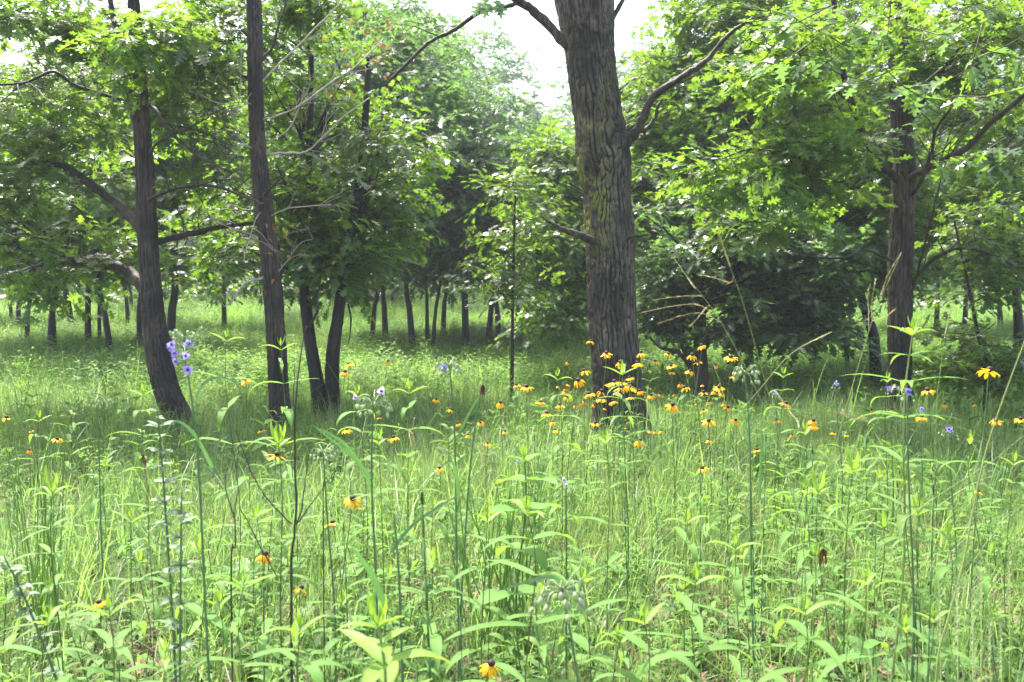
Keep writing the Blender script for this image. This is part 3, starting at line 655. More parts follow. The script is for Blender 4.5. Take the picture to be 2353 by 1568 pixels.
tree('oak_tree', 'tall bright oak whose rounded top meets the sky right of the thick trunk', (1728, 832), 12, [(1722, 790), (1715, 740), (1700, 500), (1690, 200), (1690, 0)],
     [(1660, 200, 160, 120, 0, 1.8, 42), (1560, 260, 90, 90, 0, 1.2, 16), (1640, 80, 110, 70, 0, 1.5, 18), (1800, 240, 170, 120, 1, 1.5, 20), (1740, 0, 170, 80, 0, 1.6, 24), (1900, 60, 160, 130, 1, 1.8, 16), (1850, -100, 200, 60, 1, 1.5, 8), (1950, 400, 100, 80, 1, 1.0, 8), (1560, 140, 60, 50, 0, 1, 7)],
     SP_MIDB, 36, 12, 1.05)
tree('oak_tree', 'broad dark trunk just left of the reddish brown oak at the right', (2014, 828), 28, [(2008, 780), (1998, 720), (1990, 650), (1990, 400), (2000, 100)],
     [(1960, 560, 110, 80, .5, 1.4, 18), (2160, 360, 150, 140, 2, 1.6, 20), (2070, 180, 160, 140, 1, 1.6, 16), (2170, 520, 100, 50, 2, 1.0, 7), (2010, 620, 60, 50, 0, 1, 7)], SP_MIDB, 37, 12, 1.0)
tree('oak_tree', 'wide grey trunk at the right edge of the picture', (2340, 802), 26, [(2340, 740), (2342, 640), (2345, 400), (2350, 100)],
     [(2300, 470, 130, 100, 0, 1.2, 12), (2320, 240, 150, 130, 0, 1.4, 13), (2250, 60, 180, 90, 0, 1.6, 14), (2180, 460, 110, 100, 1, 1.6, 18), (2320, 590, 80, 35, 0, 1.0, 7), (2300, -80, 200, 50, 0, 1.5, 5)], SP_MIDB, 38, 11, 1.1)
tree('young_oak', 'slender young oak with low leafy shoots near the right edge', (2264, 915), 12, [(2266, 840), (2262, 780), (2258, 700), (2250, 600), (2240, 500)],
     [(2230, 862, 75, 22, .1, .4, 8), (2180, 845, 50, 18, .3, .3, 4), (2210, 770, 50, 18, .2, .3, 2), (2240, 670, 70, 35, .3, .4, 4), (2310, 825, 50, 20, .2, .3, 4), (2250, 570, 80, 50, .3, .5, 6)], SP_MIDB, 39, 8, .8, None, None, 1, None,
     [([(2262, 860), (2290, 850), (2320, 830), (2353, 790)], 8, 3), ([(2262, 780), (2230, 770), (2190, 775)], 4, 2)], .01, .004)

# far oaks: (foot x, foot y, width, lean top x, crown centre y, crown rx, crown ry, kind, label)
far = [
 (27, 729, 8, 24, 470, 110, 120, 'FD', 'leftmost far trunk, standing alone by the left edge'),
 (41, 731, 9, 41, 440, 100, 150, 'FD', 'far trunk close beside the leftmost one'),
 (61, 765, 9, 60, 400, 120, 160, 'MB', 'thin straight far trunk, third from the left edge'),
 (117, 786, 18, 106, 330, 190, 200, 'M', 'stout dark far trunk nearest the left edge, with a thin stem beside it'),
 (129, 780, 5, 122, 560, 50, 60, 'M', 'thin stem hugging the stout dark trunk at the left'),
 (165, 729, 12, 136, 420, 150, 170, 'FB', 'far trunk tilting left, between the stout trunk and a straight one'),
 (203, 767, 14, 201, 420, 140, 150, 'M', 'straight dark far trunk left of the grey tilting one'),
 (229, 769, 10, 226, 480, 90, 100, 'M', 'crooked dark far trunk just left of the grey tilting one'),
 (258, 794, 14, 226, 380, 130, 150, 'MB', 'pale grey far trunk tilting left, bare below its crown'),
 (295, 726, 9, 278, 430, 110, 130, 'FB', 'small tilting far trunk right of the grey tilting one'),
 (303, 702, 7, 300, 450, 100, 110, 'FD', 'farthest small trunk left of the leaning oak'),
 (321, 773, 13, 310, 330, 160, 200, 'M', 'dark far trunk just left of the leaning oak foot'),
 (393, 777, 17, 390, 300, 180, 220, 'M', 'dark far trunk just right of the leaning oak'),
 (515, 735, 10, 512, 380, 150, 170, 'FD', 'far trunk between the leaning oak and the slim oak'),
 (727, 716, 18, 727, 330, 170, 200, 'FD', 'far trunk seen between the pair of dark trunks, left'),
 (795, 703, 10, 796, 300, 150, 200, 'FD', 'far trunk just right of the pair of dark trunks'),
 (855, 760, 11, 853, 300, 170, 190, 'FD', 'first far trunk right of the hanging broken twig'),
 (886, 754, 12, 884, 200, 180, 220, 'FD', 'second far trunk right of the pair, slightly thicker'),
 (903, 697, 9, 903, 300, 140, 160, 'FD', 'small far trunk seen behind the second far trunk'),
 (949, 772, 17, 935, 260, 190, 230, 'FD', 'thicker far trunk with a fork, centre left'),
 (982, 771, 10, 984, 380, 120, 130, 'FD', 'left stem of the close far pair at the centre'),
 (993, 774, 9, 1004, 480, 80, 90, 'FD', 'right stem of the close far pair at the centre'),
 (1018, 741, 12, 1018, 330, 150, 170, 'FD', 'far trunk half hidden behind low leaves at the centre'),
 (1040, 703, 8, 1040, 330, 120, 130, 'FD', 'faint farthest trunk at the centre'),
 (1070, 776, 20, 1068, 420, 150, 190, 'MD', 'stout far trunk under dark leaves left of the sapling'),
 (1121, 771, 12, 1124, 520, 100, 110, 'MD', 'short dark far trunk just left of the sapling'),
 (1147, 776, 12, 1149, 480, 110, 150, 'MD', 'straight dark far trunk beside the sapling'),
 (1230, 760, 14, 1232, 480, 110, 200, 'FD', 'far trunk between the sapling and the thick oak'),
 (1310, 745, 14, 1312, 500, 120, 220, 'FB', 'far trunk just left of the thick oak, in leaves'),
 (1545, 745, 12, 1545, 420, 120, 170, 'FB', 'far trunk behind the low branched oak, left'),
 (1700, 742, 12, 1700, 400, 130, 180, 'FD', 'far trunk behind the low branched oak, right'),
 (1810, 745, 12, 1812, 400, 150, 200, 'FD', 'far trunk behind the spreading boughs'),
 (1949, 810, 9, 1936, 420, 120, 160, 'M', 'slender tilting trunk left of the broad dark trunk at right'),
 (2150, 752, 11, 2150, 440, 90, 110, 'FB', 'far trunk on the bright slope right of the brown oak'),
 (2215, 745, 10, 2212, 420, 90, 110, 'FD', 'far trunk on the bright slope left of the young oak'),
 (2300, 735, 10, 2300, 420, 90, 110, 'FB', 'far trunk on the bright slope right of the young oak'),
]
GR = {'FD': (SP_FAR, 1.0), 'FB': (SP_FARB, 1.0), 'M': (SP_MID, 1.25), 'MB': (SP_MIDB, 1.25), 'MD': (SP_MIDD, 1.25)}
for i, (fx, fy, wd, tx, cy, rx, ry, kd, lb) in enumerate(far):
    r = random.Random(900+i); grp, scl = GR[kd]
    bl = []; nb = 7
    for k in range(nb):
        a = 2*math.pi*k/nb+r.random(); q = .5 if k else 0
        bl.append((tx+math.cos(a)*rx*q, cy+math.sin(a)*ry*q, rx*.55, ry*.5, r.uniform(-1, 1.5), 1.8, int(6+rx*ry*.00045)))
    bl.append((tx, 600, rx*.8, 22, 0, 1.4, 6))
    jx = r.uniform(-9, 9); wd *= r.uniform(1.0, 1.45)
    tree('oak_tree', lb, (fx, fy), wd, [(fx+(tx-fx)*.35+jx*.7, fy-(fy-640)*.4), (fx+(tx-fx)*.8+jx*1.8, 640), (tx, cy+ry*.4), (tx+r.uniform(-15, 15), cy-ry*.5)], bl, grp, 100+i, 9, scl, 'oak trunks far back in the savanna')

# the wood that closes the view: one mass
def woodland():
    blobs = []; r = random.Random(5)
    for k in range(64):
        px = -150+k*42+r.uniform(-15, 15); d = r.uniform(52, 72)
        top = 150+r.uniform(-60, 60)
        if px < 1100: top = 60+r.uniform(-50, 60)
        if px < 200: top = 210+r.uniform(-30, 60)
        if 1110 <= px < 1180: top = 120+r.uniform(-20, 30)
        if 1180 <= px < 1330: top = 230+r.uniform(-20, 40)
        for j in range(5):
            y = top+(690-top)*(j+.7)/5.4
            blobs.append(pix_blob(px+r.uniform(-25, 25), y, 55, 75, d, 3.0, 9))
    rs = np.random.RandomState(77); cen, pts = clump_points(blobs, rs, 1.0, 9)
    pts = pts+rs.normal(0, .5, pts.shape); pts = pts[pts[:, 2] > gz(pts[:, 0], np.minimum(pts[:, 1], 75))]
    n = len(pts); rot = np.stack([rs.normal(0, .4, n), rs.normal(0, .4, n), rs.rand(n)*6.28], 1)
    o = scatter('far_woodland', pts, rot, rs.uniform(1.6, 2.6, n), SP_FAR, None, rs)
    tag(o, 'hazy mass of oak woodland closing the view behind the savanna', 'woodland', None, 'stuff')
woodland()
def thicket():
    r = random.Random(8); bl = []
    for k in range(78):
        bl.append(pix_blob(-120+k*33+r.uniform(-12, 12), r.uniform(652, 672), 40, r.uniform(18, 34), r.uniform(40, 50), 1.6, 7))
    rs = np.random.RandomState(78); cen, pts = clump_points(bl, rs, 1.0, 8); pts = pts[pts[:, 2] > gz(pts[:, 0], pts[:, 1])]; n = len(pts)
    o = scatter('undergrowth', pts, np.stack([rs.normal(0, .4, n), rs.normal(0, .4, n), rs.rand(n)*6.28], 1), rs.uniform(1.0, 1.7, n), SP_FARB, None, rs)
    tag(o, 'low pale green undergrowth along the far edge of the meadow', 'undergrowth', None, 'stuff')
thicket()
haze()

# ------------------------------------------------------------------ meadow growth (stuff)
def tuft(nb, H, spread, wid, mat, seed, nm, lean=.5, nseg=5, curl=1.0):
    r = random.Random(seed); mb = MB()
    for i in range(nb):
        a = r.uniform(0, 6.283); rr = spread*math.sqrt(r.random()); b = Vector((rr*math.cos(a), rr*math.sin(a), -.02))
        a2 = a+r.uniform(-1.2, 1.2); h = H*r.uniform(.5, 1.15); l = lean*r.uniform(.15, 1.2)
        d = Vector((math.cos(a2)*l, math.sin(a2)*l, 1)).normalized(); up = Vector((-math.cos(a2), -math.sin(a2), .3))
        side = d.cross(up).normalized(); w_ = wid*r.uniform(.6, 1.3); p = b; b0 = len(mb.v)
        for s in range(nseg+1):
            t = s/nseg; ww = w_*(1-t**1.8)*.5+.0004
            mb.v.append(p+side*ww); mb.v.append(p-side*ww)
            d = (d+Vector((math.cos(a2)*.18*l*2*curl, math.sin(a2)*.18*l*2*curl, -.16*curl*l*(1+t)))).normalized(); p = p+d*h/nseg
        for s in range(nseg): a_ = b0+2*s; mb.face((a_, a_+1, a_+3, a_+2))
    return mb.mesh(nm, mat)
def herb(kind, seed, nm, H=.4):
    r = random.Random(seed); mb = MB()
    ns_ = 1 if kind != 2 else 3
    for s in range(ns_):
        a0 = r.uniform(0, 6.28); ln_ = r.uniform(0, .15); h = H*r.uniform(.6, 1.1)
        top = Vector((math.cos(a0)*ln_*h*2, math.sin(a0)*ln_*h*2, h)); b = Vector((r.uniform(-.05, .05), r.uniform(-.05, .05), -.02)) if s else Vector((0, 0, -.02))
        mid = b.lerp(top, .5)+Vector((r.uniform(-.02, .02), r.uniform(-.02, .02), 0)); mb.tube([b, mid, top], [.0028, .0022, .0015], 4, 1, False)
        if kind == 0:        # opposite lance leaves
            n = 6; 
            for k in range(1, n+1):
                t = k/n; p = b.lerp(top, t); az = a0+k*1.57; L = .13*(1-.45*abs(t-.45)*1.6)*r.uniform(.8, 1.2)
                for sg in (0, math.pi):
                    mb.leaf(p, (math.cos(az+sg), math.sin(az+sg), .35+.3*t), (0, 0, 1), L, L*.27, r.uniform(.3, .9), .3, 5, 2 if k == n else 0, 0)
        elif kind == 1:      # many narrow leaves
            for k in range(26):
                t = .15+.85*k/26; p = b.lerp(top, t); az = k*2.4; L = .075*(1.1-.5*t)
                mb.leaf(p, (math.cos(az), math.sin(az), .5), (0, 0, 1), L, L*.18, .5, .2, 3, 2 if t > .85 else 0, 0)
        elif kind == 2:      # low broad leaves
            for k in range(5):
                az = a0+k*1.3; p = b.lerp(top, .3+.14*k)
                mb.leaf(p, (math.cos(az), math.sin(az), .25), (0, 0, 1), r.uniform(.05, .10), r.uniform(.035, .055), .5, .2, 4, 0, 1)
        else:                # feathery yellow-green
            for k in range(34):
                t = .1+.9*k/34; p = b.lerp(top, t); az = k*2.4
                mb.leaf(p, (math.cos(az), math.sin(az), .7), (0, 0, 1), .045*(1.2-.5*t), .012, .2, .1, 2, 2 if t > .6 else 0, 0)
    return mb.mesh(nm, [M_HERB if kind != 0 else M_SUNF, M_STEMG, M_NEW])
GRS_N = scatter_group('grass_tuft', [tuft(26, .50, .07, .0055, M_GRASS, 1, 'gt1', .45), tuft(24, .42, .09, .0045, M_GRASSD, 2, 'gt2', .8), tuft(16, .38, .08, .007, M_GRASS, 3, 'gt3', .6), tuft(20, .58, .06, .004, M_GRASSD, 4, 'gt4', .7), tuft(8, .85, .05, .005, M_GRASS, 5, 'gt5', .9, 9), tuft(9, .8, .06, .004, M_GRASSD, 15, 'gt8', 1.1, 9), tuft(20, .30, .10, .004, M_GRASS, 8, 'gt7', .4), tuft(12, .44, .06, .010, M_GRASSD, 6, 'gt6', .6)])
GRS_L = scatter_group('fine_grass', [tuft(34, .34, .12, .0035, M_GRASS, 11, 'fg1', .35), tuft(34, .28, .14, .003, M_GRASS, 12, 'fg2', .6), tuft(30, .36, .12, .003, M_STALK, 13, 'fg3', .3), tuft(26, .24, .12, .006, M_GRASSD, 14, 'fg4', .5)])
GRS_F = scatter_group('far_grass', [tuft(50, .48, .34, .010, M_FARG, 21, 'ff1', .5, 3), tuft(46, .42, .34, .009, M_FARG, 22, 'ff2', .7, 3), tuft(36, .5, .32, .013, M_GRASSD, 23, 'ff3', .5, 3)])
HRB = scatter_group('meadow_herb', [herb(0, 1, 'h1', .42), herb(0, 2, 'h2', .34), herb(1, 3, 'h3', .42), herb(2, 4, 'h4', .24), herb(2, 5, 'h5', .18), herb(1, 6, 'h6', .34), herb(0, 7, 'h7', .26), herb(3, 8, 'h8', .4)])
def far_herb(seed, nm):
    r = random.Random(seed); mb = MB()
    for s in range(12):
        x, y = r.uniform(-.35, .35), r.uniform(-.35, .35); h = r.uniform(.3, .55)
        for k in range(12):
            az = k*2.4; mb.leaf((x, y, h*(.35+.65*k/12)), (math.cos(az), math.sin(az), .4), (0, 0, 1), .08, .03, .4, .2, 2, 2 if k > 9 else 0, 0)
    return mb.mesh(nm, [M_HERB, M_STEMG, M_NEW])
FHRB = scatter_group('far_meadow_herb', [far_herb(k, 'fh%d' % k) for k in range(4)])
trunks_xy = [(o.location.x, o.location.y) for o in bpy.data.objects if o.type == 'EMPTY' and o.get('category') == 'tree']
def field(y0, y1, dens, rs, margin=1.8, xfun=None):
    A = []; steps = max(1, int((y1-y0)/1.0)+1); ys = np.linspace(y0, y1, steps+1)
    for a, b in zip(ys[:-1], ys[1:]):
        hw = 0.56*b+margin; n = int(dens*(b-a)*2*hw); A.append(np.stack([rs.uniform(-hw, hw, n), rs.uniform(a, b, n)], 1))
    p = np.concatenate(A); z = gz(p[:, 0], p[:, 1]); return np.column_stack([p, z])
def lownoise(p, f, s): return np.sin(p[:, 0]*f+s)*np.sin(p[:, 1]*f*1.3+s*2)+.5*np.sin(p[:, 0]*f*2.7+s*3+p[:, 1]*f*1.9)
def grow(name, parts, label, cat, grp, seed):
    rs = np.random.RandomState(seed); P_, S_ = [], []
    for (y0, y1, dens, s0, s1, thr) in parts:
        p = field(y0, y1, dens, rs); k = lownoise(p, 1.7, seed) > thr-rs.rand(len(p))*1.2; p = p[k]
        P_.append(p); S_.append(rs.uniform(s0, s1, len(p))*(1+.18*lownoise(p, 1.1, seed+1)))
    p = np.concatenate(P_); s = np.concatenate(S_)
    bare = np.clip((4.2-p[:, 1])/1.6, 0, 1)*np.clip(lownoise(p, 2.6, 5)*.9+.25+.25*np.sign(p[:, 0]-.3)-.1, 0, 1)*.7; m = rs.rand(len(p)) > bare; p = p[m]; s = s[m]
    for tx, ty in trunks_xy[:4]:
        m = (p[:, 0]-tx)**2+(p[:, 1]-ty)**2 > .25**2; p = p[m]; s = s[m]
    n = len(p); rot = np.stack([rs.normal(0, .12, n), rs.normal(0, .12, n), rs.rand(n)*6.28], 1)
    o = scatter(name, p, rot, np.clip(s, .35, 1.7), grp, None, rs); tag(o, label, cat, None, 'stuff')
    return n
n1 = grow('meadow_grass', [(1.5, 5.0, 44, .5, .95, -.7), (5.0, 14, 28, .6, 1.15, -.9)], 'tall green meadow grass and sedge blades across the foreground', 'grass', GRS_N, 3)
n2 = grow('fine_grass', [(1.5, 6.5, 62, .55, 1.0, -.8), (6.5, 15, 30, .8, 1.25, -1.0)], 'fine short grass filling the gaps under the taller blades', 'grass', GRS_L, 4)
n3 = grow('far_grass', [(12, 28, 9, .8, 1.15, -9), (28, 70, 3.2, 1.0, 1.6, -9)], 'sunlit meadow grass behind the nearer trees', 'grass', GRS_F, 5)
n4 = grow('meadow_herbs', [(1.5, 3.4, 30, .7, 1.05, -.9), (1.5, 5.5, 66, .4, .95, -.8), (5.5, 13, 20, .8, 1.3, -.5)], 'mixed leafy meadow herbs among the foreground grass', 'herbs', HRB, 6)
n5 = grow('far_meadow_herbs', [(11, 26, 5, .9, 1.2, -9), (26, 60, 1.6, 1.0, 1.5, -9)], 'yellow green leafy growth in the meadow behind the nearer trees', 'herbs', FHRB, 8)
# fallen leaves
def litter(seed, nm):
    r = random.Random(seed); mb = MB()
    for i in range(14):
        b = Vector((r.uniform(-.12, .12), r.uniform(-.12, .12), r.uniform(.004, .03))); a = r.uniform(0, 6.28)
        if i % 3: mb.oak(b, (math.cos(a), math.sin(a), r.uniform(-.2, .3)), (r.uniform(-.5, .5), r.uniform(-.5, .5), 1), r.uniform(.05, .1), r.uniform(.04, .07), r.uniform(-.5, 1), r.uniform(-.5, .8), 0, False)
        else: mb.tube([b, b+Vector((math.cos(a)*.1, math.sin(a)*.1, r.uniform(-.01, .02)))], [.003, .002], 4)
    return mb.mesh(nm, M_LITTER, False)
LIT = scatter_group('leaf_litter', [litter(k, 'll%d' % k) for k in range(4)])
rs = np.random.RandomState(9); p = field(1.4, 7, 45, rs); n = len(p)
o = scatter('fallen_leaves', p, np.stack([np.zeros(n), np.zeros(n), rs.rand(n)*6.28], 1), rs.uniform(.8, 1.3, n), LIT, None, rs)
tag(o, 'brown fallen oak leaves and bits of straw on the soil', 'fallen leaves', None, 'stuff')
print('growth', n1, n2, n3, n4, n5)

# ------------------------------------------------------------------ the plants one can tell apart
TAGS = []                                    # (object, x, y of its head in the picture, text, category, group)
LM = [(0, 170, 'at the far left edge'), (170, 360, 'left of the leaning oak'), (360, 470, 'by the foot of the leaning oak'), (470, 600, 'between leaning and slim oaks'),
      (600, 690, 'below the slim oak'), (690, 790, 'below the pair of dark trunks'), (790, 920, 'right of the dark trunk pair'), (920, 1060, 'in the open centre left'),
      (1060, 1200, 'around the thin sapling'), (1200, 1300, 'just right of the sapling'), (1300, 1370, 'left of the thick oak'), (1370, 1425, 'before the thick oak, left half'),
      (1425, 1490, 'before the thick oak, right half'), (1490, 1570, 'just right of the thick oak'), (1570, 1650, 'before the low branched oak'), (1650, 1760, 'right of the low branched oak'),
      (1760, 1900, 'in the open right centre'), (1900, 2030, 'left of the right-hand oak'), (2030, 2130, 'before the right-hand oak'), (2130, 2250, 'right of the right-hand oak'), (2250, 2400, 'at the far right edge')]
ORD = ['topmost', 'second from the top', 'third from the top', 'fourth from the top', 'fifth from the top', 'sixth from the top', 'seventh from the top', 'eighth from the top', 'ninth from the top', 'tenth from the top', 'eleventh from the top', 'twelfth from the top', 'thirteenth from the top', 'fourteenth from the top', 'fifteenth from the top']
def region(x):
    for a, b, t in LM:
        if a <= x < b: return t
    return LM[0][2] if x < 0 else LM[-1][2]
def give_labels():
    from collections import defaultdict
    D = defaultdict(list)
    for t in TAGS: D[(t[3], region(t[1]))].append(t)
    for (txt, reg), L in D.items():
        L.sort(key=lambda t: t[2])
        for i, t in enumerate(L):
            lb = '%s %s' % (txt, reg) if len(L) == 1 else '%s %s, %s' % (txt, reg, ORD[min(i, 14)] if i < len(L)-1 or len(L) > 15 else 'lowest')
            while len(lb.replace('-', ' ').split()) > 16 or len(lb.split()) > 16:
                for a_, b_ in ((' from the top', ' down'), ('leafy green stem with paired lance leaves', 'leafy stem with paired leaves'), (' with narrow pointed leaves', ''), ('before the ', 'before '), (' of the ', ' of '), (' with a ', ' with '), ('tall ', ''), (' in front', ''), ('dark ', '')):
                    if a_ in lb: lb = lb.replace(a_, b_); break
                else: break
            tag(t[0], lb, t[4], t[5])
def frame_of(d, up):
    d = Vector(d).normalized(); up = Vector(up); side = up.cross(d)
    side = side.normalized() if side.length > 1e-5 else d.orthogonal().normalized(); n = d.cross(side)
    return d, side, n
def place(me, name, parent, p, d, up, sc=1.0, sw=None):
    d, s, n = frame_of(d, up); sw = sc if sw is None else sw
    M = Matrix(((d.x*sc, s.x*sw, n.x*sc, p[0]), (d.y*sc, s.y*sw, n.y*sc, p[1]), (d.z*sc, s.z*sw, n.z*sc, p[2]), (0, 0, 0, 1)))
    return link(name, me, parent, M)
def one(fn, nm, mats, smooth=True):
    mb = MB(); fn(mb); return mb.mesh(nm, mats, smooth)
X, Z = (1, 0, 0), (0, 0, 1)

# black-eyed Susans
PET = [one(lambda m, k=k: m.leaf((0, 0, 0), X, Z, 1, [.36, .32, .4][k % 3], [.35, .7, 1.0, .1][k], -.25, 4, 0, 3), 'petal', M_PETAL) for k in range(4)]
CONE = one(lambda m: m.sphere((0, 0, .2), .36, 0, 12, 8, .85), 'cone', M_CONE)
SEP = one(lambda m: [m.leaf((0, 0, -.05), (math.cos(k*.9), math.sin(k*.9), -.2), Z, .55, .16, .6, .1, 2, 0, 0) for k in range(7)], 'sepals', M_STEMG)
RING = []
for v in range(3):
    mb = MB(); r = random.Random(v)
    for k in range(12):
        a = k*6.283/12+r.uniform(-.1, .1); el = -.25-.3*v+r.uniform(-.15, .15)
        mb.leaf((.2*math.cos(a), .2*math.sin(a), 0), (math.cos(a), math.sin(a), el), Z, .85, .34, .4, -.2, 3, 0, 3)
    RING.append(mb.mesh('petal_ring', M_PETAL))
SLEAF = [one(lambda m, k=k: m.leaf((0, 0, 0), X, Z, 1, [.17, .21, .19, .16, .14][k], [.3, .7, 1.0, .5, .15][k], .3, 7, 0, 0, .03), 'leaf', M_SUNF) for k in range(5)]
NLEAF = [one(lambda m, k=k: m.leaf((0, 0, 0), X, Z, 1, [.24, .2][k], [.2, .6][k], .5, 5, 0, 0), 'leaf', M_NEW) for k in range(2)]
HLEAF = [one(lambda m, k=k: m.leaf((0, 0, 0), X, Z, 1, .2, .5+.3*k, .2, 4, 0, 0), 'leaf', M_HERB) for k in range(2)]
def flower(px, py, size, i):
    r = random.Random(i*13+5); d = min(150.0/size, (CAMH-.40)*F/max(40, py-680)) if py > 720 else 150.0/size
    d = max(d, (CAMH-1.06)*F/max(25, py-680)) if (CAMH-1.06)*F/max(25, py-680) < 9 else d
    d = max(1.9, min(d, 8.0)); R = size*1.08*d/F/2; h = P(px, py, d)
    bx, by = h.x+r.uniform(-.08, .08), h.y+r.uniform(-.06, .1); g = float(gz(bx, by)); loc = Vector((bx, by, g)); H = h-loc
    root = empty('black_eyed_susan', loc)
    lean = Vector((r.uniform(-.35, .35), r.uniform(-.5, .3), 1)).normalized()
    mb = MB(); b = Vector((0, 0, -.02)); s = spline([(*b, .0022), (H.x*.2, H.y*.2, H.z*.45, .0020), (H.x*.75, H.y*.75, H.z*.82, .0018), (*(H-lean*.012), .0017)], 12)
    mb.tube([q[:3] for q in s], [q[3] for q in s], 5); mb.build('stem', M_STEMG, root)
    up = lean; d1, s1, n1 = frame_of(Vector((1, 0, 0))-lean*lean.x, lean)
    place(CONE, 'cone', root, H, d1, up, R*.82)
    place(SEP, 'sepals', root, H-up*.004, d1, up, R)
    if size >= 20:
        n = r.choice([9, 10, 11, 12]); dr = r.choice([0, 0, 1, 2]); base = r.choice([0, -.1, -.2, -.3, -.55])
        miss = r.random() < .3; old = r.random() < .12
        for k in range(n):
            if (miss and k in (2, 3)) or (old and k % 2): continue
            a = k*6.283/n+r.uniform(-.12, .12); ca, sa = math.cos(a), math.sin(a)
            dd = d1*ca+s1*sa+up*(base+r.uniform(-.15, .15))
            place(PET[min(3, max(0, dr+r.choice([-1, 0, 0, 1])))], 'petal', root, H+(d1*ca+s1*sa)*R*.2, dd, up, R*r.uniform(.82, 1.0))
    else:
        place(RING[r.randint(0, 2)], 'petal_ring', root, H, d1, up, R)
    for k in range(2):
        q = s[2+3*k]; a = r.uniform(0, 6.28)
        place(HLEAF[k % 2], 'leaf', root, q[:3], (math.cos(a), math.sin(a), .5), Z, r.uniform(.06, .1))
    TAGS.append((root, px, py, 'golden black-eyed Susan', 'flower', 'black-eyed Susans in bloom'))
C = [(592,240,105),(768,375,135),(1152,370,125),(1456,382,105),(1828,288,115),(1722,395,130),(1785,472,95),(2152,420,145),(925,480,160),(1110,485,125),(1310,465,95),(338,475,70),(522,570,135),(1490,515,115),(1495,580,95),(1700,572,110),(1985,515,70),(2185,632,100),(455,680,160),(720,655,60),(855,695,150),(1025,650,115),(1150,568,50),(345,722,65),(310,765,80),(305,802,80),(328,865,100),(945,755,160),(1030,755,160),(1140,795,120),(578,830,145),(710,800,140),(895,815,120),(1030,860,110),(1262,845,110),(1370,830,95),(1590,718,90),(1645,758,130),(1835,725,60),(1850,808,120),(1958,797,90),(2020,755,130),(2055,825,90),(1520,830,60),(250,950,120),(420,950,80),(487,930,70),(520,910,80),(630,950,70),(705,885,120),(750,870,60),(845,910,120),(750,990,50),(1500,955,165),(1910,915,80),(1770,935,40),(1850,1008,95),(2080,935,90),(2118,980,110),(100,1045,135),(160,1140,105),(198,1228,90),(640,1155,115),(968,1203,40),(1255,1243,65),(1310,1243,65),(1378,1238,80),(1905,1130,150),(2212,1120,95),(1135,1350,150),(1903,1340,90),(225,742,50),(30,920,110),(980,700,120),(800,730,100)]
FL = [(1235.3+u*.2063, 735.3+v*.2063, z*.2063*1.04) for u, v, z in C]
FL += [(564,873,32),(793,856,28),(801,838,24),(891,831,20),(1002,919,20),(1036,942,22),(636,1047,46),(810,1148,50),(765,1203,38),(609,1276,44),(228,1387,42),(692,1353,40),(1128,1528,58),(797,987,30),(905,1007,30),(1187,886,20),(1210,890,32),(1104,972,20),(1052,974,17),(1150,927,28),(1160,992,18),(15,961,28),(132,1010,24),(72,990,14),(68,1035,18),(600,990,20),(630,985,14),(1010,1077,26),(1615,1077,30),(1740,1035,26),(1785,967,24),(1806,928,30),(1868,968,30),(1868,979,26),(1690,967,24),(2132,898,36),(2118,960,30),(2273,853,50),(2345,964,30),(2288,968,30),(2050,942,18),(2003,943,16),(2237,930,16),(2170,930,20),(1915,995,18),(2248,1130,20),(1120,1020,20),(1945,1000,14),(1820,1000,16),(870,960,16),(1075,1000,16)]
for i, (x, y, s_) in enumerate(FL): flower(x, y, s_, i)

# leafy sunflower plants not yet in bloom: paired leaves up a stem
def leafy(px, py, d, bpx=None, n=7, L=.15, seed=0, new=True, stem=M_STEMG, name='leafy_sunflower_stem', txt='leafy green stem with paired lance leaves', meshes=None, whorl=2, grp='leafy stems with paired leaves', tipL=.042, rad=.002, gap0=.12):
    r = random.Random(seed*7+1); h = P(px, py, d); bx = P(bpx or px, py, d).x; by = d+r.uniform(-.06, .06); g = float(gz(bx, by)); loc = Vector((bx, by, g)); H = h-loc
    root = empty(name, loc); mb = MB()
    s = spline([(0, 0, -.02, rad), (H.x*.3+r.uniform(-.035, .035), H.y*.3+r.uniform(-.03, .03), H.z*.4, rad*.9), (H.x*.75+r.uniform(-.015, .015), H.y*.75, H.z*.8, rad*.7), (*H, rad*.5)], 14)
    mb.tube([q[:3] for q in s], [q[3] for q in s], 5); mb.build('stem', stem, root)
    az0 = r.uniform(0, 3.14); meshes = meshes or SLEAF
    for k in range(n):
        t = gap0+(1-gap0)*(k+.6)/n; i = t*13; q0, q1 = s[int(min(i, 12))], s[int(min(i, 12))+1]; f = i-int(min(i, 12)); p = Vector(q0[:3]).lerp(Vector(q1[:3]), f)
        az = az0+k*(1.57 if whorl == 2 else .6); ll = L*(.55+.75*math.sin(math.pi*min(1, .15+t*.78)))*(1.0 if t < .85 else .75)
        for w_ in range(whorl):
            a = az+w_*6.283/whorl+r.uniform(-.15, .15)
            nm = meshes if not (new and k >= n-1) else NLEAF
            place(r.choice(nm), 'leaf', root, p, (math.cos(a), math.sin(a), r.uniform(.0, .35)+(.5 if k >= n-1 else 0)), Z, ll*r.uniform(.85, 1.15))
    for w_ in range(4):
        a = az0+w_*1.57; place(NLEAF[w_ % 2], 'leaf', root, s[-1][:3], (math.cos(a)*.5, math.sin(a)*.5, 1), (math.cos(a), math.sin(a), 0), tipL*r.uniform(.7, 1.1))
    TAGS.append((root, px, py, txt, 'plant', grp)); return root
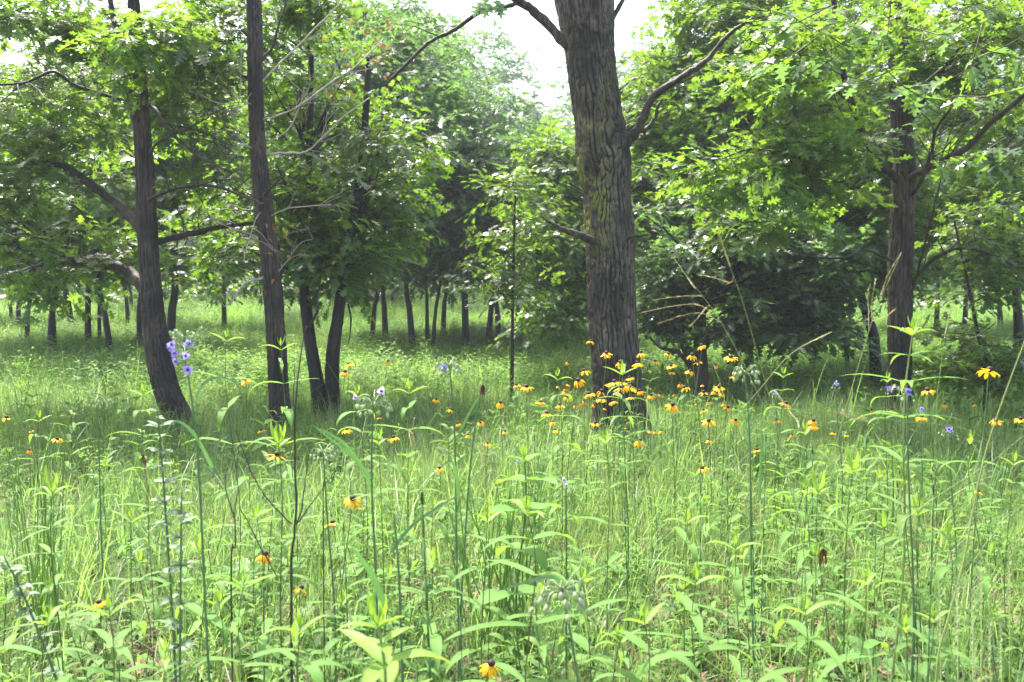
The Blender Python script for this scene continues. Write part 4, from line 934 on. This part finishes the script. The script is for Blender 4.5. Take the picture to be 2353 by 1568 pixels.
named = [(520, 775, 3.5, 540, 8, .17), (645, 795, 3.2, 672, 9, .15), (300, 1188, 2.6, 312, 5, .13), (1210, 1172, 2.25, 1240, 6, .20), (1580, 1195, 2.7, 1590, 6, .15), (1850, 1125, 2.6, 1852, 6, .15),
         (2080, 1100, 2.6, 2085, 6, .15), (940, 895, 3.1, 950, 8, .15), (1690, 1250, 2.4, 1690, 5, .15), (590, 1190, 2.6, 600, 5, .14), (1280, 865, 3.8, 1290, 7, .15), (1850, 990, 3.3, 1850, 7, .14), (250, 1400, 2.0, 255, 5, .15),
         (870, 1010, 3.0, 880, 6, .14), (1120, 1190, 2.6, 1125, 6, .14), (820, 905, 3.6, 830, 7, .15), (995, 1290, 2.3, 1005, 5, .15), (1850, 1400, 2.0, 1860, 6, .19), (1600, 1330, 2.2, 1600, 5, .18), (455, 1260, 2.4, 460, 5, .15),
         (1800, 860, 4.2, 1805, 7, .14), (2040, 870, 4.4, 2045, 6, .14), (1390, 1010, 3.2, 1400, 6, .14), (330, 900, 4.0, 335, 6, .14), (90, 960, 3.8, 95, 6, .13), (2230, 1010, 3.2, 2240, 6, .14), (690, 1440, 1.95, 700, 5, .16),
         (110, 1420, 2.0, 110, 5, .15), (380, 1500, 1.85, 385, 4, .15), (2330, 1060, 3.1, 2335, 6, .13), (1340, 1330, 2.2, 1345, 5, .16), (1990, 1330, 2.2, 1995, 5, .15), (2180, 1230, 2.4, 2185, 5, .14), (1480, 1420, 2.0, 1485, 5, .17), (560, 1340, 2.15, 565, 5, .15)]
for i, (x, y, d, bx, n, L) in enumerate(named): leafy(x, y, d, bx, n, L*.8, i, True, M_STEMD if i % 3 == 0 else M_STEMG)
rr_ = random.Random(99)
for i in range(26):
    x = rr_.uniform(-20, 2370); y = rr_.uniform(980, 1480); hh = rr_.uniform(.38, .62); d = (CAMH-hh)*F/(y-680)
    if d < 1.8 or d > 5: continue
    leafy(x, y, d, x+rr_.uniform(-15, 15), rr_.randint(4, 6), rr_.uniform(.09, .125), 200+i, True, M_STEMD if i % 3 == 0 else M_STEMG)
# the big pale one at the bottom, whorled narrow leaved stems, milkweed, silvery bush clover
BL = [one(lambda m, k=k: m.leaf((0, 0, 0), X, Z, 1, .24, [.2, .6][k], .45, 8, 0, 0, .04), 'leaf', M_NEW) for k in range(2)]
leafy(868, 1435, 1.72, 872, 6, .135, 500, True, M_STALK, 'tall_sunflower_shoot', 'big pale yellow-green shoot with long upswept leaves', BL, 3, None, .07, .005, .45)
WL = [one(lambda m, k=k: m.leaf((0, 0, 0), X, Z, 1, .13, .3+.4*k, .2, 6, 0, 0), 'leaf', M_HERB) for k in range(2)]
leafy(2098, 758, 2.6, 2060, 6, .15, 501, True, M_STALK, 'whorled_culver_root', 'tall stem with whorls of narrow drooping leaves', WL, 4, None, .05, .004, .4)
leafy(1430, 855, 3.3, 1440, 6, .12, 502, True, M_STEMG, 'narrow_leaved_goldenrod', 'bright stem crowded with narrow pointed leaves', WL, 4, None, .05, .003, .5)
for k, (x, y) in enumerate([(2030, 1210), (2110, 1180), (1880, 1130), (640, 1020), (1960, 1080), (120, 1130)]):
    leafy(x, y, 2.9-.1*k, x+10, 6, .10, 510+k, True, M_STEMG, 'narrow_leaved_goldenrod', 'bright stem crowded with narrow pointed leaves', WL, 4, 'narrow leaved bright stems', .07, .0025, .4)
ML = [one(lambda m, k=k: m.leaf((0, 0, 0), X, Z, 1, .5, .3+.3*k, .25, 7, 0, 1, .06), 'leaf', M_SUNF) for k in range(2)]
leafy(1205, 1050, 2.75, 1212, 5, .125, 520, False, M_STEMG, 'milkweed', 'milkweed with broad rounded opposite leaves', ML, 2, None, .05, .004, .3)
def silver(px, py, d, bpx, n, seed, txt):
    r = random.Random(seed); h = P(px, py, d); b = P(bpx, py, d); g = float(gz(b.x, d)); loc = Vector((b.x, d, g)); H = h-loc; root = empty('silvery_bush_clover', loc); mb = MB()
    s = spline([(0, 0, -.02, .004), (H.x*.25, .0, H.z*.4, .0035), (H.x*.7, 0, H.z*.8, .0028), (*H, .002)], 20); mb.tube([q[:3] for q in s], [q[3] for q in s], 6); mb.build('stem', M_SILV, root)
    for k in range(n):
        t = .12+.88*k/n; q = s[min(19, int(t*20))]; a = k*2.4
        for j in (-1, 0, 1):
            place(SVL[(k+j) % 2], 'leaf', root, q[:3], (math.cos(a+j*.55), math.sin(a+j*.55), .3+r.uniform(-.3, .3)), (r.uniform(-.5, .5), r.uniform(-.8, .2), 1), (.04 if t < .9 else .025)*r.uniform(.8, 1.2))
    TAGS.append((root, px, py, txt, 'plant', None))
SVL = [one(lambda m, k=k: m.leaf((0, 0, 0), X, Z, 1, .34, .2+.4*k, .25, 5, 0, 0), 'leaf', M_SILV) for k in range(2)]
silver(362, 945, 2.35, 400, 34, 1, 'tall silvery grey stem with small folded leaves'); silver(418, 1130, 2.3, 402, 22, 2, 'shorter silvery stem close against the tall one'); silver(10, 1280, 2.2, 200, 24, 3, 'silvery stem leaning hard to the left')

# spiderworts
def spiderwort(px, py, d, bpx, blooms, buds, straps, seed, txt, big=1.0, hang=True, petm=None):
    r = random.Random(seed); h = P(px, py, d); b = P(bpx, py, d); g = float(gz(b.x, d)); loc = Vector((b.x, d, g)); H = h-loc; root = empty('spiderwort', loc); mb = MB()
    s = spline([(0, 0, -.02, .0038), (H.x*.15+r.uniform(-.02, .02), 0, H.z*.4, .003), (H.x*.6, 0, H.z*.8, .0026), (*H, .002)], 16); mb.tube([q[:3] for q in s], [q[3] for q in s], 7); mb.build('stem', M_STEMB, root)
    for (x, y, sz) in blooms:
        p = P(x, y, d-r.uniform(.0, .04))-loc; q = spline([(*H, .0012), (*(H.lerp(p, .5)+Vector((0, 0, .01))), .001), (*p, .001)], 6); mp = MB(); mp.tube([a[:3] for a in q], [a[3] for a in q], 4); mp.build('flower_stalk', M_BUD, root)
        R = sz*d/F/2; fw = Vector((r.uniform(-.7, .7), -1, r.uniform(-.2, .6))).normalized(); d1, s1, n1 = frame_of(Vector((1, 0, 0))-fw*fw.x, fw); a0 = r.uniform(0, 2)
        for k in range(3):
            a = a0+k*2.094; dd = d1*math.cos(a)+s1*math.sin(a)+fw*.25; place((petm or VPET)[0], 'petal', root, p, dd, fw, R*1.05)
        place(VEYE, 'stamens', root, p+fw*.003, d1, fw, R*.30)
    for k in range(buds):
        a = k*2.4+r.random(); l = r.uniform(.012, .035)*big; el = r.uniform(-.3, .9); c = H+Vector((math.cos(a)*l, math.sin(a)*l, el*l)); e = c+Vector((math.cos(a)*.008, math.sin(a)*.008, (-.014 if hang else .012)))*big
        q = spline([(*H, .0012*big), (*c, .001*big), (*e, .0012*big)], 6); mp = MB(); mp.tube([v[:3] for v in q], [v[3] for v in q], 4); bo = MB(); dr = Vector((math.cos(a)*.3, math.sin(a)*.3, -1 if hang else 1)).normalized()
        tip = [e+dr*(.013*big*t) for t in (0, .25, .6, .85, 1)]; mp.tube(tip, [.001*big, .003*big, .0038*big, .0024*big, .0005], 6); mp.build('bud', M_BUD, root)
    for (pix, w_) in straps:
        pts = spline([tuple(P(x, y, d+dy)-loc) for x, y, dy in pix], 14); mp = MB()
        for i, q in enumerate(pts):
            t = i/13; t_ = Vector(pts[min(i+1, 13)]-pts[max(i-1, 0)]).normalized(); sd_ = t_.cross(Vector((0, -1, .4))).normalized(); n_ = sd_.cross(t_); ww = w_*d/F*(1-t**2.5)*.38+.0004
            mp.v += [Vector(q)+sd_*ww+n_*ww*.4, Vector(q), Vector(q)-sd_*ww+n_*ww*.4]
        for i in range(13): a = 3*i; mp.face((a, a+1, a+4, a+3)); mp.face((a+1, a+2, a+5, a+4))
        mp.build('leaf', M_BLUE, root)
    TAGS.append((root, px, py, txt, 'flower' if blooms else 'plant', None))
VPET = [one(lambda m: m.leaf((0, 0, 0), X, Z, 1, .95, .15, .15, 6, 0, 1), 'petal', M_VIOL)]
LPET = [one(lambda m: m.leaf((0, 0, 0), X, Z, 1, .95, -.2, .25, 6, 0, 1), 'petal', M_LILAC)]
VEYE = one(lambda m: m.sphere((0, 0, .1), 1, 0, 7, 5, .5), 'stamens', M_VEYE)
spiderwort(422, 800, 2.1, 492, [(394, 792, 22), (401, 812, 24), (433, 790, 26), (404, 831, 22), (426, 817, 22), (431, 850, 28), (390, 800, 18)], 16, [([(450, 915, 0), (470, 880, -.02), (505, 868, -.03), (540, 880, -.05), (556, 905, -.06)], 8), ([(488, 1075, 0), (455, 1010, -.03), (425, 978, -.04), (398, 970, -.05), (380, 1000, -.06)], 10), ([(490, 1100, 0), (500, 1020, .03), (530, 1000, .05)], 8)], 1, 'tall spiderwort with a cluster of violet flowers', 1.0, False)
spiderwort(858, 930, 2.3, 845, [(818, 913, 18), (876, 899, 24)], 22, [([(852, 1115, 0), (820, 1060, -.05), (760, 1010, -.1), (715, 975, -.12)], 10)], 2, 'pale drooping bud umbel with two lilac spiderwort flowers', 1.1, True, LPET)
spiderwort(1033, 842, 2.7, 1062, [(1019, 845, 24)], 18, [([(1055, 1180, 0), (1050, 1100, -.05), (1035, 1060, -.1), (1000, 1090, -.15)], 10)], 3, 'spiderwort with one violet flower beside green buds', 1.1, True)
spiderwort(1711, 858, 2.9, 1745, [], 20, [([(1745, 1150, 0), (1752, 1000, .0), (1760, 1080, .05)], 8)], 4, 'green spiderwort bud umbel on a long bare stalk', 1.2, True)
spiderwort(1292, 1358, 1.75, 1370, [], 24, [([(1300, 1345, 0), (1270, 1325, -.04), (1220, 1335, -.1), (1140, 1360, -.18)], 13), ([(1305, 1350, 0), (1325, 1370, .03), (1345, 1420, .05), (1362, 1480, .08)], 10)], 5, 'large pale nodding spiderwort bud cluster in front', 1.35, True)
spiderwort(743, 1040, 2.6, 760, [], 16, [], 6, 'small whitish spiderwort bud cluster', 1.1, True)
spiderwort(220, 918, 3.6, 232, [], 12, [([(225, 960, 0), (215, 925, 0), (203, 945, 0)], 6)], 7, 'thin distant spiderwort bud head', 1.1, True)
for k, (x, y, s_) in enumerate([(2085, 900, 24), (2117, 940, 13), (2181, 987, 18), (1920, 880, 13), (2041, 892, 13), (1780, 902, 11), (452, 1435, 16), (1190, 1060, 8)]):
    spiderwort(x, y+8, max(2.2, min(5.5, 60/s_)), x+14, [(x, y, s_), (x+4, y+3, s_*.7)], 5, [], 20+k, 'small violet spiderwort bloom on a thin stalk', .8, True)
spiderwort(1300, 1118, 2.7, 1304, [(1297, 1103, 16), (1303, 1116, 14)], 2, [], 40, 'small pale pink blossoms in the grass', .7, True, LPET)
# tall strap leaved stem in front
spiderwort(905, 1180, 2.0, 935, [], 3, [([(885, 1400, 0), (860, 1330, -.02), (830, 1285, -.05), (805, 1252, -.08)], 20), ([(850, 1100, 0), (800, 1030, -.05), (760, 1000, -.1), (725, 982, -.12)], 11), ([(900, 1270, 0), (940, 1215, .02), (1000, 1170, .04), (1050, 1140, .05)], 10)], 41, 'bare blue-green spiderwort stem with broad strap leaves', .6, True)
spiderwort(1105, 900, 2.6, 1045, [], 2, [([(1050, 1010, 0), (1090, 930, -.02), (1130, 880, -.03), (1168, 842, -.04)], 7)], 42, 'blue-green stem with one long blade rising right', .6, True)

# horsetails
def horsetail(px, py, d, bpx, w0, seed):
    h = P(px, py, d); b = P(bpx, py, d); g = float(gz(b.x, d)); loc = Vector((b.x, d, g)); H = h-loc; root = empty('horsetail', loc); r = w0*d/F/2*.62; n = max(4, int(H.length/.07))
    for k in range(n):
        a = Vector((0, 0, -.02)).lerp(H, k/n); c = Vector((0, 0, -.02)).lerp(H, (k+1)/n); mb = MB(); t = 1-.35*k/n
        mb.tube([a, a.lerp(c, .93)], [r*t, r*t*.97], 8); mb.build('stem_segment', M_HTAIL, root); mb = MB(); mb.tube([a.lerp(c, .93), c], [r*t*1.1, r*t*1.02], 8); mb.build('sheath', M_NODE if k == n-1 else M_STALK, root)
    u = H.normalized(); mb = MB(); mb.tube([H, H+u*.006, H+u*.014, H+u*.02], [r*.8, r*1.0, r*.7, .0004], 8); mb.build('tip', M_NODE, root)
    TAGS.append((root, px, py, 'dark green jointed horsetail rod', 'horsetail', 'horsetail rods'))
for i, a in enumerate([(970, 1152, 1.85, 1012, 12, 0), (2145, 1132, 2.1, 2138, 8, 1), (2117, 1060, 2.8, 2108, 5, 2), (1867, 1040, 3.0, 1872, 6, 3), (1760, 1010, 2.9, 1752, 5, 4), (1672, 1100, 2.7, 1680, 5, 5), (1610, 1085, 2.9, 1616, 5, 6), (1855, 1125, 2.6, 1830, 5, 7), (2013, 1195, 2.3, 2012, 6, 8),
                       (1228, 1010, 3.1, 1234, 4, 10), (1425, 900, 3.4, 1450, 5, 11), (1718, 900, 3.1, 1748, 6, 12), (1990, 900, 3.4, 2000, 4, 15), (1058, 1410, 1.9, 1075, 6, 18), (790, 1220, 2.3, 812, 5, 19)]): horsetail(*a)

# brome and other tall seed stalks
def seedstalk(pix, d, w0, heads, txt, seed, mat=None, name='brome_grass', hm=None):
    """heads: (stalk position 0..1, [picture points of the seed head])"""
    r = random.Random(seed); last = pix[-1]; b = P(last[0], last[1], d); g = float(gz(b.x, d)); loc = Vector((b.x, d, g)); root = empty(name, loc)
    pts = [tuple(P(x, y, d)-loc) for x, y in pix]; pts.append((pts[-1][0]+(pts[-1][0]-pts[-2][0])*.1, 0, -.02)); s = spline([(*p, w0*.62*d/F/2*(.4+.6*i/(len(pts)-1))) for i, p in enumerate(pts)], 26)
    mb = MB(); mb.tube([q[:3] for q in s], [q[3] for q in s], 5); mb.build('stalk', mat or M_STALK, root)
    for t, hp in heads:
        p0 = Vector(s[int(t*25)][:3]); q = [p0]+[P(x, y, d+r.uniform(-.03, .03))-loc for x, y in hp]; q = spline([tuple(v) for v in q], 9); mh = MB(); mh.tube(q, [.0008]*9, 3)
        for i in range(3, 9):
            dd = Vector(q[i]-q[i-1]).normalized()
            for k in range(3):
                l = r.uniform(.015, .024)*d/2.3; mh.leaf(q[i-1], dd+Vector((r.uniform(-.14, .14), r.uniform(-.14, .14), r.uniform(-.14, .14))), (r.uniform(-1, 1), -1, 0), l, l*.065, 0, .3, 2, 0, 0)
        mh.build('seed_head', hm or M_STRAW, root)
    TAGS.append((root, pix[0][0], pix[0][1], txt, 'grass stalk', None))
seedstalk([(1648, 520), (1668, 590), (1695, 660), (1720, 740), (1745, 830), (1780, 960), (1810, 1100), (1850, 1300)], 2.3, 4, [(0, [(1652, 535), (1664, 570), (1678, 610)]), (.22, [(1680, 650), (1645, 640), (1610, 632)]), (.02, [(1660, 560), (1672, 600)])], 'tall arching grass with straw seed head crossing the dark foliage', 1)
seedstalk([(1548, 593), (1575, 630), (1610, 675), (1650, 730), (1690, 800), (1730, 880), (1790, 1020), (1830, 1200)], 2.35, 3.5, [(0, [(1560, 610), (1580, 640), (1598, 665)]), (.3, [(1610, 680), (1560, 682), (1500, 690)]), (.38, [(1600, 700), (1540, 705), (1470, 720)]), (.42, [(1615, 720), (1565, 726), (1510, 745)]), (.34, [(1625, 705), (1600, 735), (1590, 745)])], 'arching grass with long drooping straw side heads', 2)
seedstalk([(2072, 580), (2040, 650), (2010, 720), (1985, 800), (1955, 900), (1925, 1010), (1895, 1150), (1870, 1400)], 2.35, 4, [(.02, [(2052, 610), (2035, 645), (2024, 678)]), (.30, [(2003, 700), (2008, 665), (2012, 640)]), (.33, [(1996, 715), (1994, 680), (1999, 655)]), (.30, [(2015, 735), (2035, 728), (2052, 715)])], 'tall grass stalk with reddish straw heads beside the right-hand oak', 3)
seedstalk([(1783, 900), (1815, 950), (1850, 1000), (1915, 1080), (1990, 1180), (2060, 1290), (2130, 1400), (2200, 1568)], 1.9, 4, [(0, [(1792, 912), (1805, 935), (1820, 955)]), (.05, [(1805, 935), (1830, 965), (1838, 985)])], 'straw coloured grass stalk slanting across the right foreground', 4)
seedstalk([(1912, 763), (1860, 788), (1810, 820), (1750, 890), (1690, 960), (1610, 1050), (1550, 1130), (1500, 1180)], 2.5, 3, [(0, [(1900, 768), (1875, 780), (1850, 792)])], 'straw stalk leaning from upper right down to the left', 5)
seedstalk([(1120, 985), (1112, 1040), (1106, 1100), (1095, 1160), (1080, 1260)], 2.3, 3, [(0, [(1117, 1000), (1110, 1040), (1106, 1090)]), (.3, [(1145, 1090), (1130, 1110), (1118, 1125)])], 'yellow grass stalk with narrow pale head near the centre', 6)
seedstalk([(952, 960), (950, 1000), (956, 1050), (962, 1120), (970, 1250)], 2.4, 3, [(0, [(950, 975), (950, 1000), (954, 1030)]), (.2, [(940, 990), (945, 1020)])], 'pink tinted dry grass head above the meadow left of centre', 7)
seedstalk([(2186, 698), (2178, 730), (2172, 765), (2160, 860), (2150, 1000)], 2.8, 3, [(0, [(2183, 712), (2178, 740), (2172, 768)])], 'short straw spike on the bright slope', 8)
seedstalk([(2200, 1000), (2130, 980), (2060, 968), (1990, 958), (1940, 950), (2240, 1020), (2290, 1080)][:0] or [(1915, 945), (1990, 955), (2070, 968), (2150, 975), (2230, 990), (2290, 1040), (2330, 1140)], 2.3, 3, [(0, [(1930, 950), (1960, 955), (2000, 962)]), (.05, [(1950, 958), (1990, 968)])], 'grass stalk bent flat with a long drooping head', 9)
seedstalk([(2360, 770), (2330, 850), (2290, 960), (2265, 1040), (2240, 1150), (2215, 1290), (2180, 1420), (2150, 1568)], 1.95, 9, [], 'thick pale green grass cane rising from bottom right', 10, M_STALK, 'grass_cane')
seedstalk([(2353, 1000), (2280, 1060), (2170, 1130), (2070, 1200), (1960, 1290)], 2.0, 3, [], 'long thin blade arching across the lower right', 11)
for k, (x, y) in enumerate([(2255, 1260), (2200, 1320), (2235, 1350), (2275, 1390), (2320, 1250), (2160, 1340), (2240, 1450), (2300, 1430)]):
    d = 1.75+.05*k; mb = MB(); p = P(x, y, d); g = float(gz(p.x, d)); loc = Vector((p.x, d, g)); H = p-loc; root = empty('june_grass', loc); r = random.Random(k)
    mb.tube([(0, 0, -.02), H*.5+Vector((.01, 0, 0)), H], [.0012, .001, .0008], 4); mb.build('stalk', M_STALK, root); mb = MB()
    for j in range(46):
        t = j/46; q = H-Vector((0, 0, .13))*(1-t); a = j*2.4; w_ = .012*math.sin(math.pi*(t*.85+.15))
        mb.leaf(q, (math.cos(a)*w_*70, math.sin(a)*w_*70, 1), Z, .013, .004, 0, .3, 2, 0, 0)
    mb.build('seed_spike', M_BUD, root); TAGS.append((root, x, y, 'dense pale feathery grass spike', 'grass stalk', 'pale grass spikes at lower right'))

# bare dark twigs
def twigplant(lines, d, txt):
    base = lines[0][-1]; b = P(base[0], base[1], d); g = float(gz(b.x, d)); loc = Vector((b.x, d, g)); root = empty('dead_twig', loc)
    for k, ln_ in enumerate(lines):
        pts = [tuple(P(x, y, d+.04*k)-loc) for x, y, w in ln_]
        if k == 0: pts.append((pts[-1][0], 0, -.02))
        ws = [w for *_, w in ln_]+([ln_[-1][2]] if k == 0 else []); s = spline([(*p, w*d/F/2) for p, w in zip(pts, ws)], 22)
        r = random.Random(k); mb = MB(); mb.tube([Vector(q[:3])+Vector((r.uniform(-.0015, .0015), 0, 0)) for q in s], [q[3] for q in s], 6); mb.build('stem' if k == 0 else 'branch', M_TWIG, root)
    TAGS.append((root, lines[0][0][0], lines[0][0][1], txt, 'twig', None))
twigplant([[(703, 750, 2), (694, 800, 3), (683, 880, 4), (678, 960, 5), (677, 1060, 5), (681, 1150, 6), (676, 1230, 6), (668, 1330, 7)], [(540, 985, 2), (560, 1040, 2.5), (590, 1110, 3), (630, 1165, 3.5), (672, 1205, 4)], [(708, 1052, 2), (702, 1100, 2.5), (694, 1160, 3.5), (683, 1205, 4)], [(775, 1075, 1.5), (740, 1125, 2.5), (710, 1165, 3), (686, 1200, 4)], [(678, 835, 2), (675, 900, 2.5), (676, 980, 3)]], 2.25, 'tall forked bare dark twig in front of the slim oak')
twigplant([[(517, 1085, 2), (520, 1130, 2.5), (532, 1170, 3), (540, 1200, 3), (540, 1260, 4), (530, 1310, 4)], [(546, 1125, 1.5), (540, 1170, 2.5), (537, 1190, 3)], [(548, 1160, 2), (575, 1210, 2.5), (605, 1270, 3), (640, 1330, 3)], [(520, 1170, 1.5), (508, 1230, 2), (490, 1300, 2)]], 2.2, 'low spindly branching dead twig left of the tall one')
twigplant([[(795, 1020, 1.5), (780, 1060, 2), (760, 1110, 2.5), (742, 1150, 3)], [(800, 1060, 1.5), (778, 1080, 2)]], 2.6, 'small thin dead twig leaning right')

# hanging brown leaves
def dryleaf(x, y, d, L, txt, seed, n=3):
    r = random.Random(seed); p = P(x, y, d); g = float(gz(p.x, d)); loc = Vector((p.x, d, g)); root = empty('withered_leaf', loc); H = p-loc; mb = MB(); mb.tube([(0.01, 0, -.02), H*.5+Vector((.02, 0, 0)), H+Vector((0, 0, .01))], [.0015, .0012, .001], 4); mb.build('stem', M_STEMD, root)
    for k in range(n):
        mb = MB(); mb.leaf(H, (r.uniform(-.3, .3), r.uniform(-.3, .3), -1), (r.uniform(-1, 1), -1, 0), L*r.uniform(.7, 1), L*.2, r.uniform(-.3, .5), .9, 6, 0, 1, .12); mb.build('leaf_blade', M_DRYL, root, False)
    TAGS.append((root, x, y, txt, 'dead leaf', None))
dryleaf(1108, 884, 2.5, .045, 'crumpled dark brown leaf hanging on a stalk', 1); dryleaf(330, 1045, 2.5, .05, 'small curled brown leaf hanging low', 2, 2)
dryleaf(1890, 1262, 2.2, .05, 'reddish brown dead leaf standing in the grass', 3)

# low round grape leaves
def grapeleaf(seed):
    r = random.Random(seed); mb = MB(); n = 26; mb.v.append(Vector((0, 0, 0)))
    for i in range(n):
        a = -math.pi*.93+2*math.pi*.93*i/(n-1); q = .55+.28*abs(math.cos(a*1.5))+.05*(i % 2); mb.v.append(Vector((q*math.cos(a)+.25, q*math.sin(a), .06*math.sin(a*5)+.03*r.random())))
    for i in range(1, n): mb.face((0, i, i+1))
    return mb.mesh('leaf', M_GRAPE)
GL = [grapeleaf(k) for k in range(3)]
def vine(spots, txt, seed):
    r = random.Random(seed); x, y, d, z, sz = spots[0]; p = P(x, y, d); g = float(gz(p.x, p.y)); loc = Vector((p.x, p.y, g)); root = empty('wild_grape', loc); mb = MB(); prev = Vector((0, 0, 0))
    for (x, y, sz) in [(a[0], a[1], a[4]) for a in spots]:
        dd = (CAMH-.16)*F/(y-680); q = P(x, y, dd); place(r.choice(GL), 'leaf', root, q-loc, (r.uniform(-1, 1), r.uniform(-1, .2), -.1), (r.uniform(-.25, .25), -.35, 1), sz*dd/F*.6)
        mb.tube([prev, (q-loc)*.6+Vector((0, 0, -.05)), q-loc], [.003, .0025, .002], 5)
    mb.build('vine', M_STEMG, root); TAGS.append((root, spots[0][0], spots[0][1], txt, 'plant', None))
vine([(2150, 1490, 1.7, 0, 110), (2080, 1530, 0, 0, 110), (2220, 1510, 0, 0, 90), (1960, 1490, 0, 0, 100), (2030, 1450, 0, 0, 80), (2120, 1440, 0, 0, 80)], 'low wild grape vine with broad rounded leaves', 1)
vine([(1800, 1270, 1.9, 0, 60), (1850, 1330, 0, 0, 60), (1760, 1300, 0, 0, 50), (1900, 1390, 0, 0, 60)], 'scattered round grape leaves low among stems', 2)
vine([(760, 1270, 2.0, 0, 70), (800, 1310, 0, 0, 60), (840, 1290, 0, 0, 50), (700, 1400, 0, 0, 50), (710, 1340, 0, 0, 45)], 'yellowish round leaves low in the grass', 3)
vine([(560, 1180+120, 2.0, 0, 60), (590, 1340, 0, 0, 50), (520, 1350, 0, 0, 50)], 'a few round vine leaves near the low twig', 4)
# rush tuft at the left, bright grass clump at the centre
def rushes(x0, x1, y0, d, n, mat, txt, seed, w_=.002, name='rush_clump'):
    r = random.Random(seed); c = P((x0+x1)/2, y0, d); g = float(gz(c.x, d)); loc = Vector((c.x, d, g)); root = empty(name, loc); W = (x1-x0)*d/F*1.2
    for k in range(n):
        b = Vector((r.uniform(-.3, .3)*W, r.uniform(-.08, .08), -.02)); t = Vector((r.uniform(-.5, .5)*W, r.uniform(-.1, .1), (c.z-g)*r.uniform(.6, 1.0))); mb = MB()
        s = spline([(*b, w_), (*(b.lerp(t, .5)+Vector((r.uniform(-.02, .02), 0, 0))), w_*.9), (*t, w_*.4)], 8); mb.tube([q[:3] for q in s], [q[3] for q in s], 5)
        mb.build('blade', mat, root)
    TAGS.append((root, (x0+x1)/2, y0, txt, 'grass', None))
rushes(20, 150, 850, 3.1, 22, M_GRASS, 'tall dark green rush clump standing upright', 1)
rushes(1040, 1250, 1020, 3.2, 26, M_GRASS, 'dense clump of broad bright grass blades', 2, .0035, 'grass_clump')
give_labels()
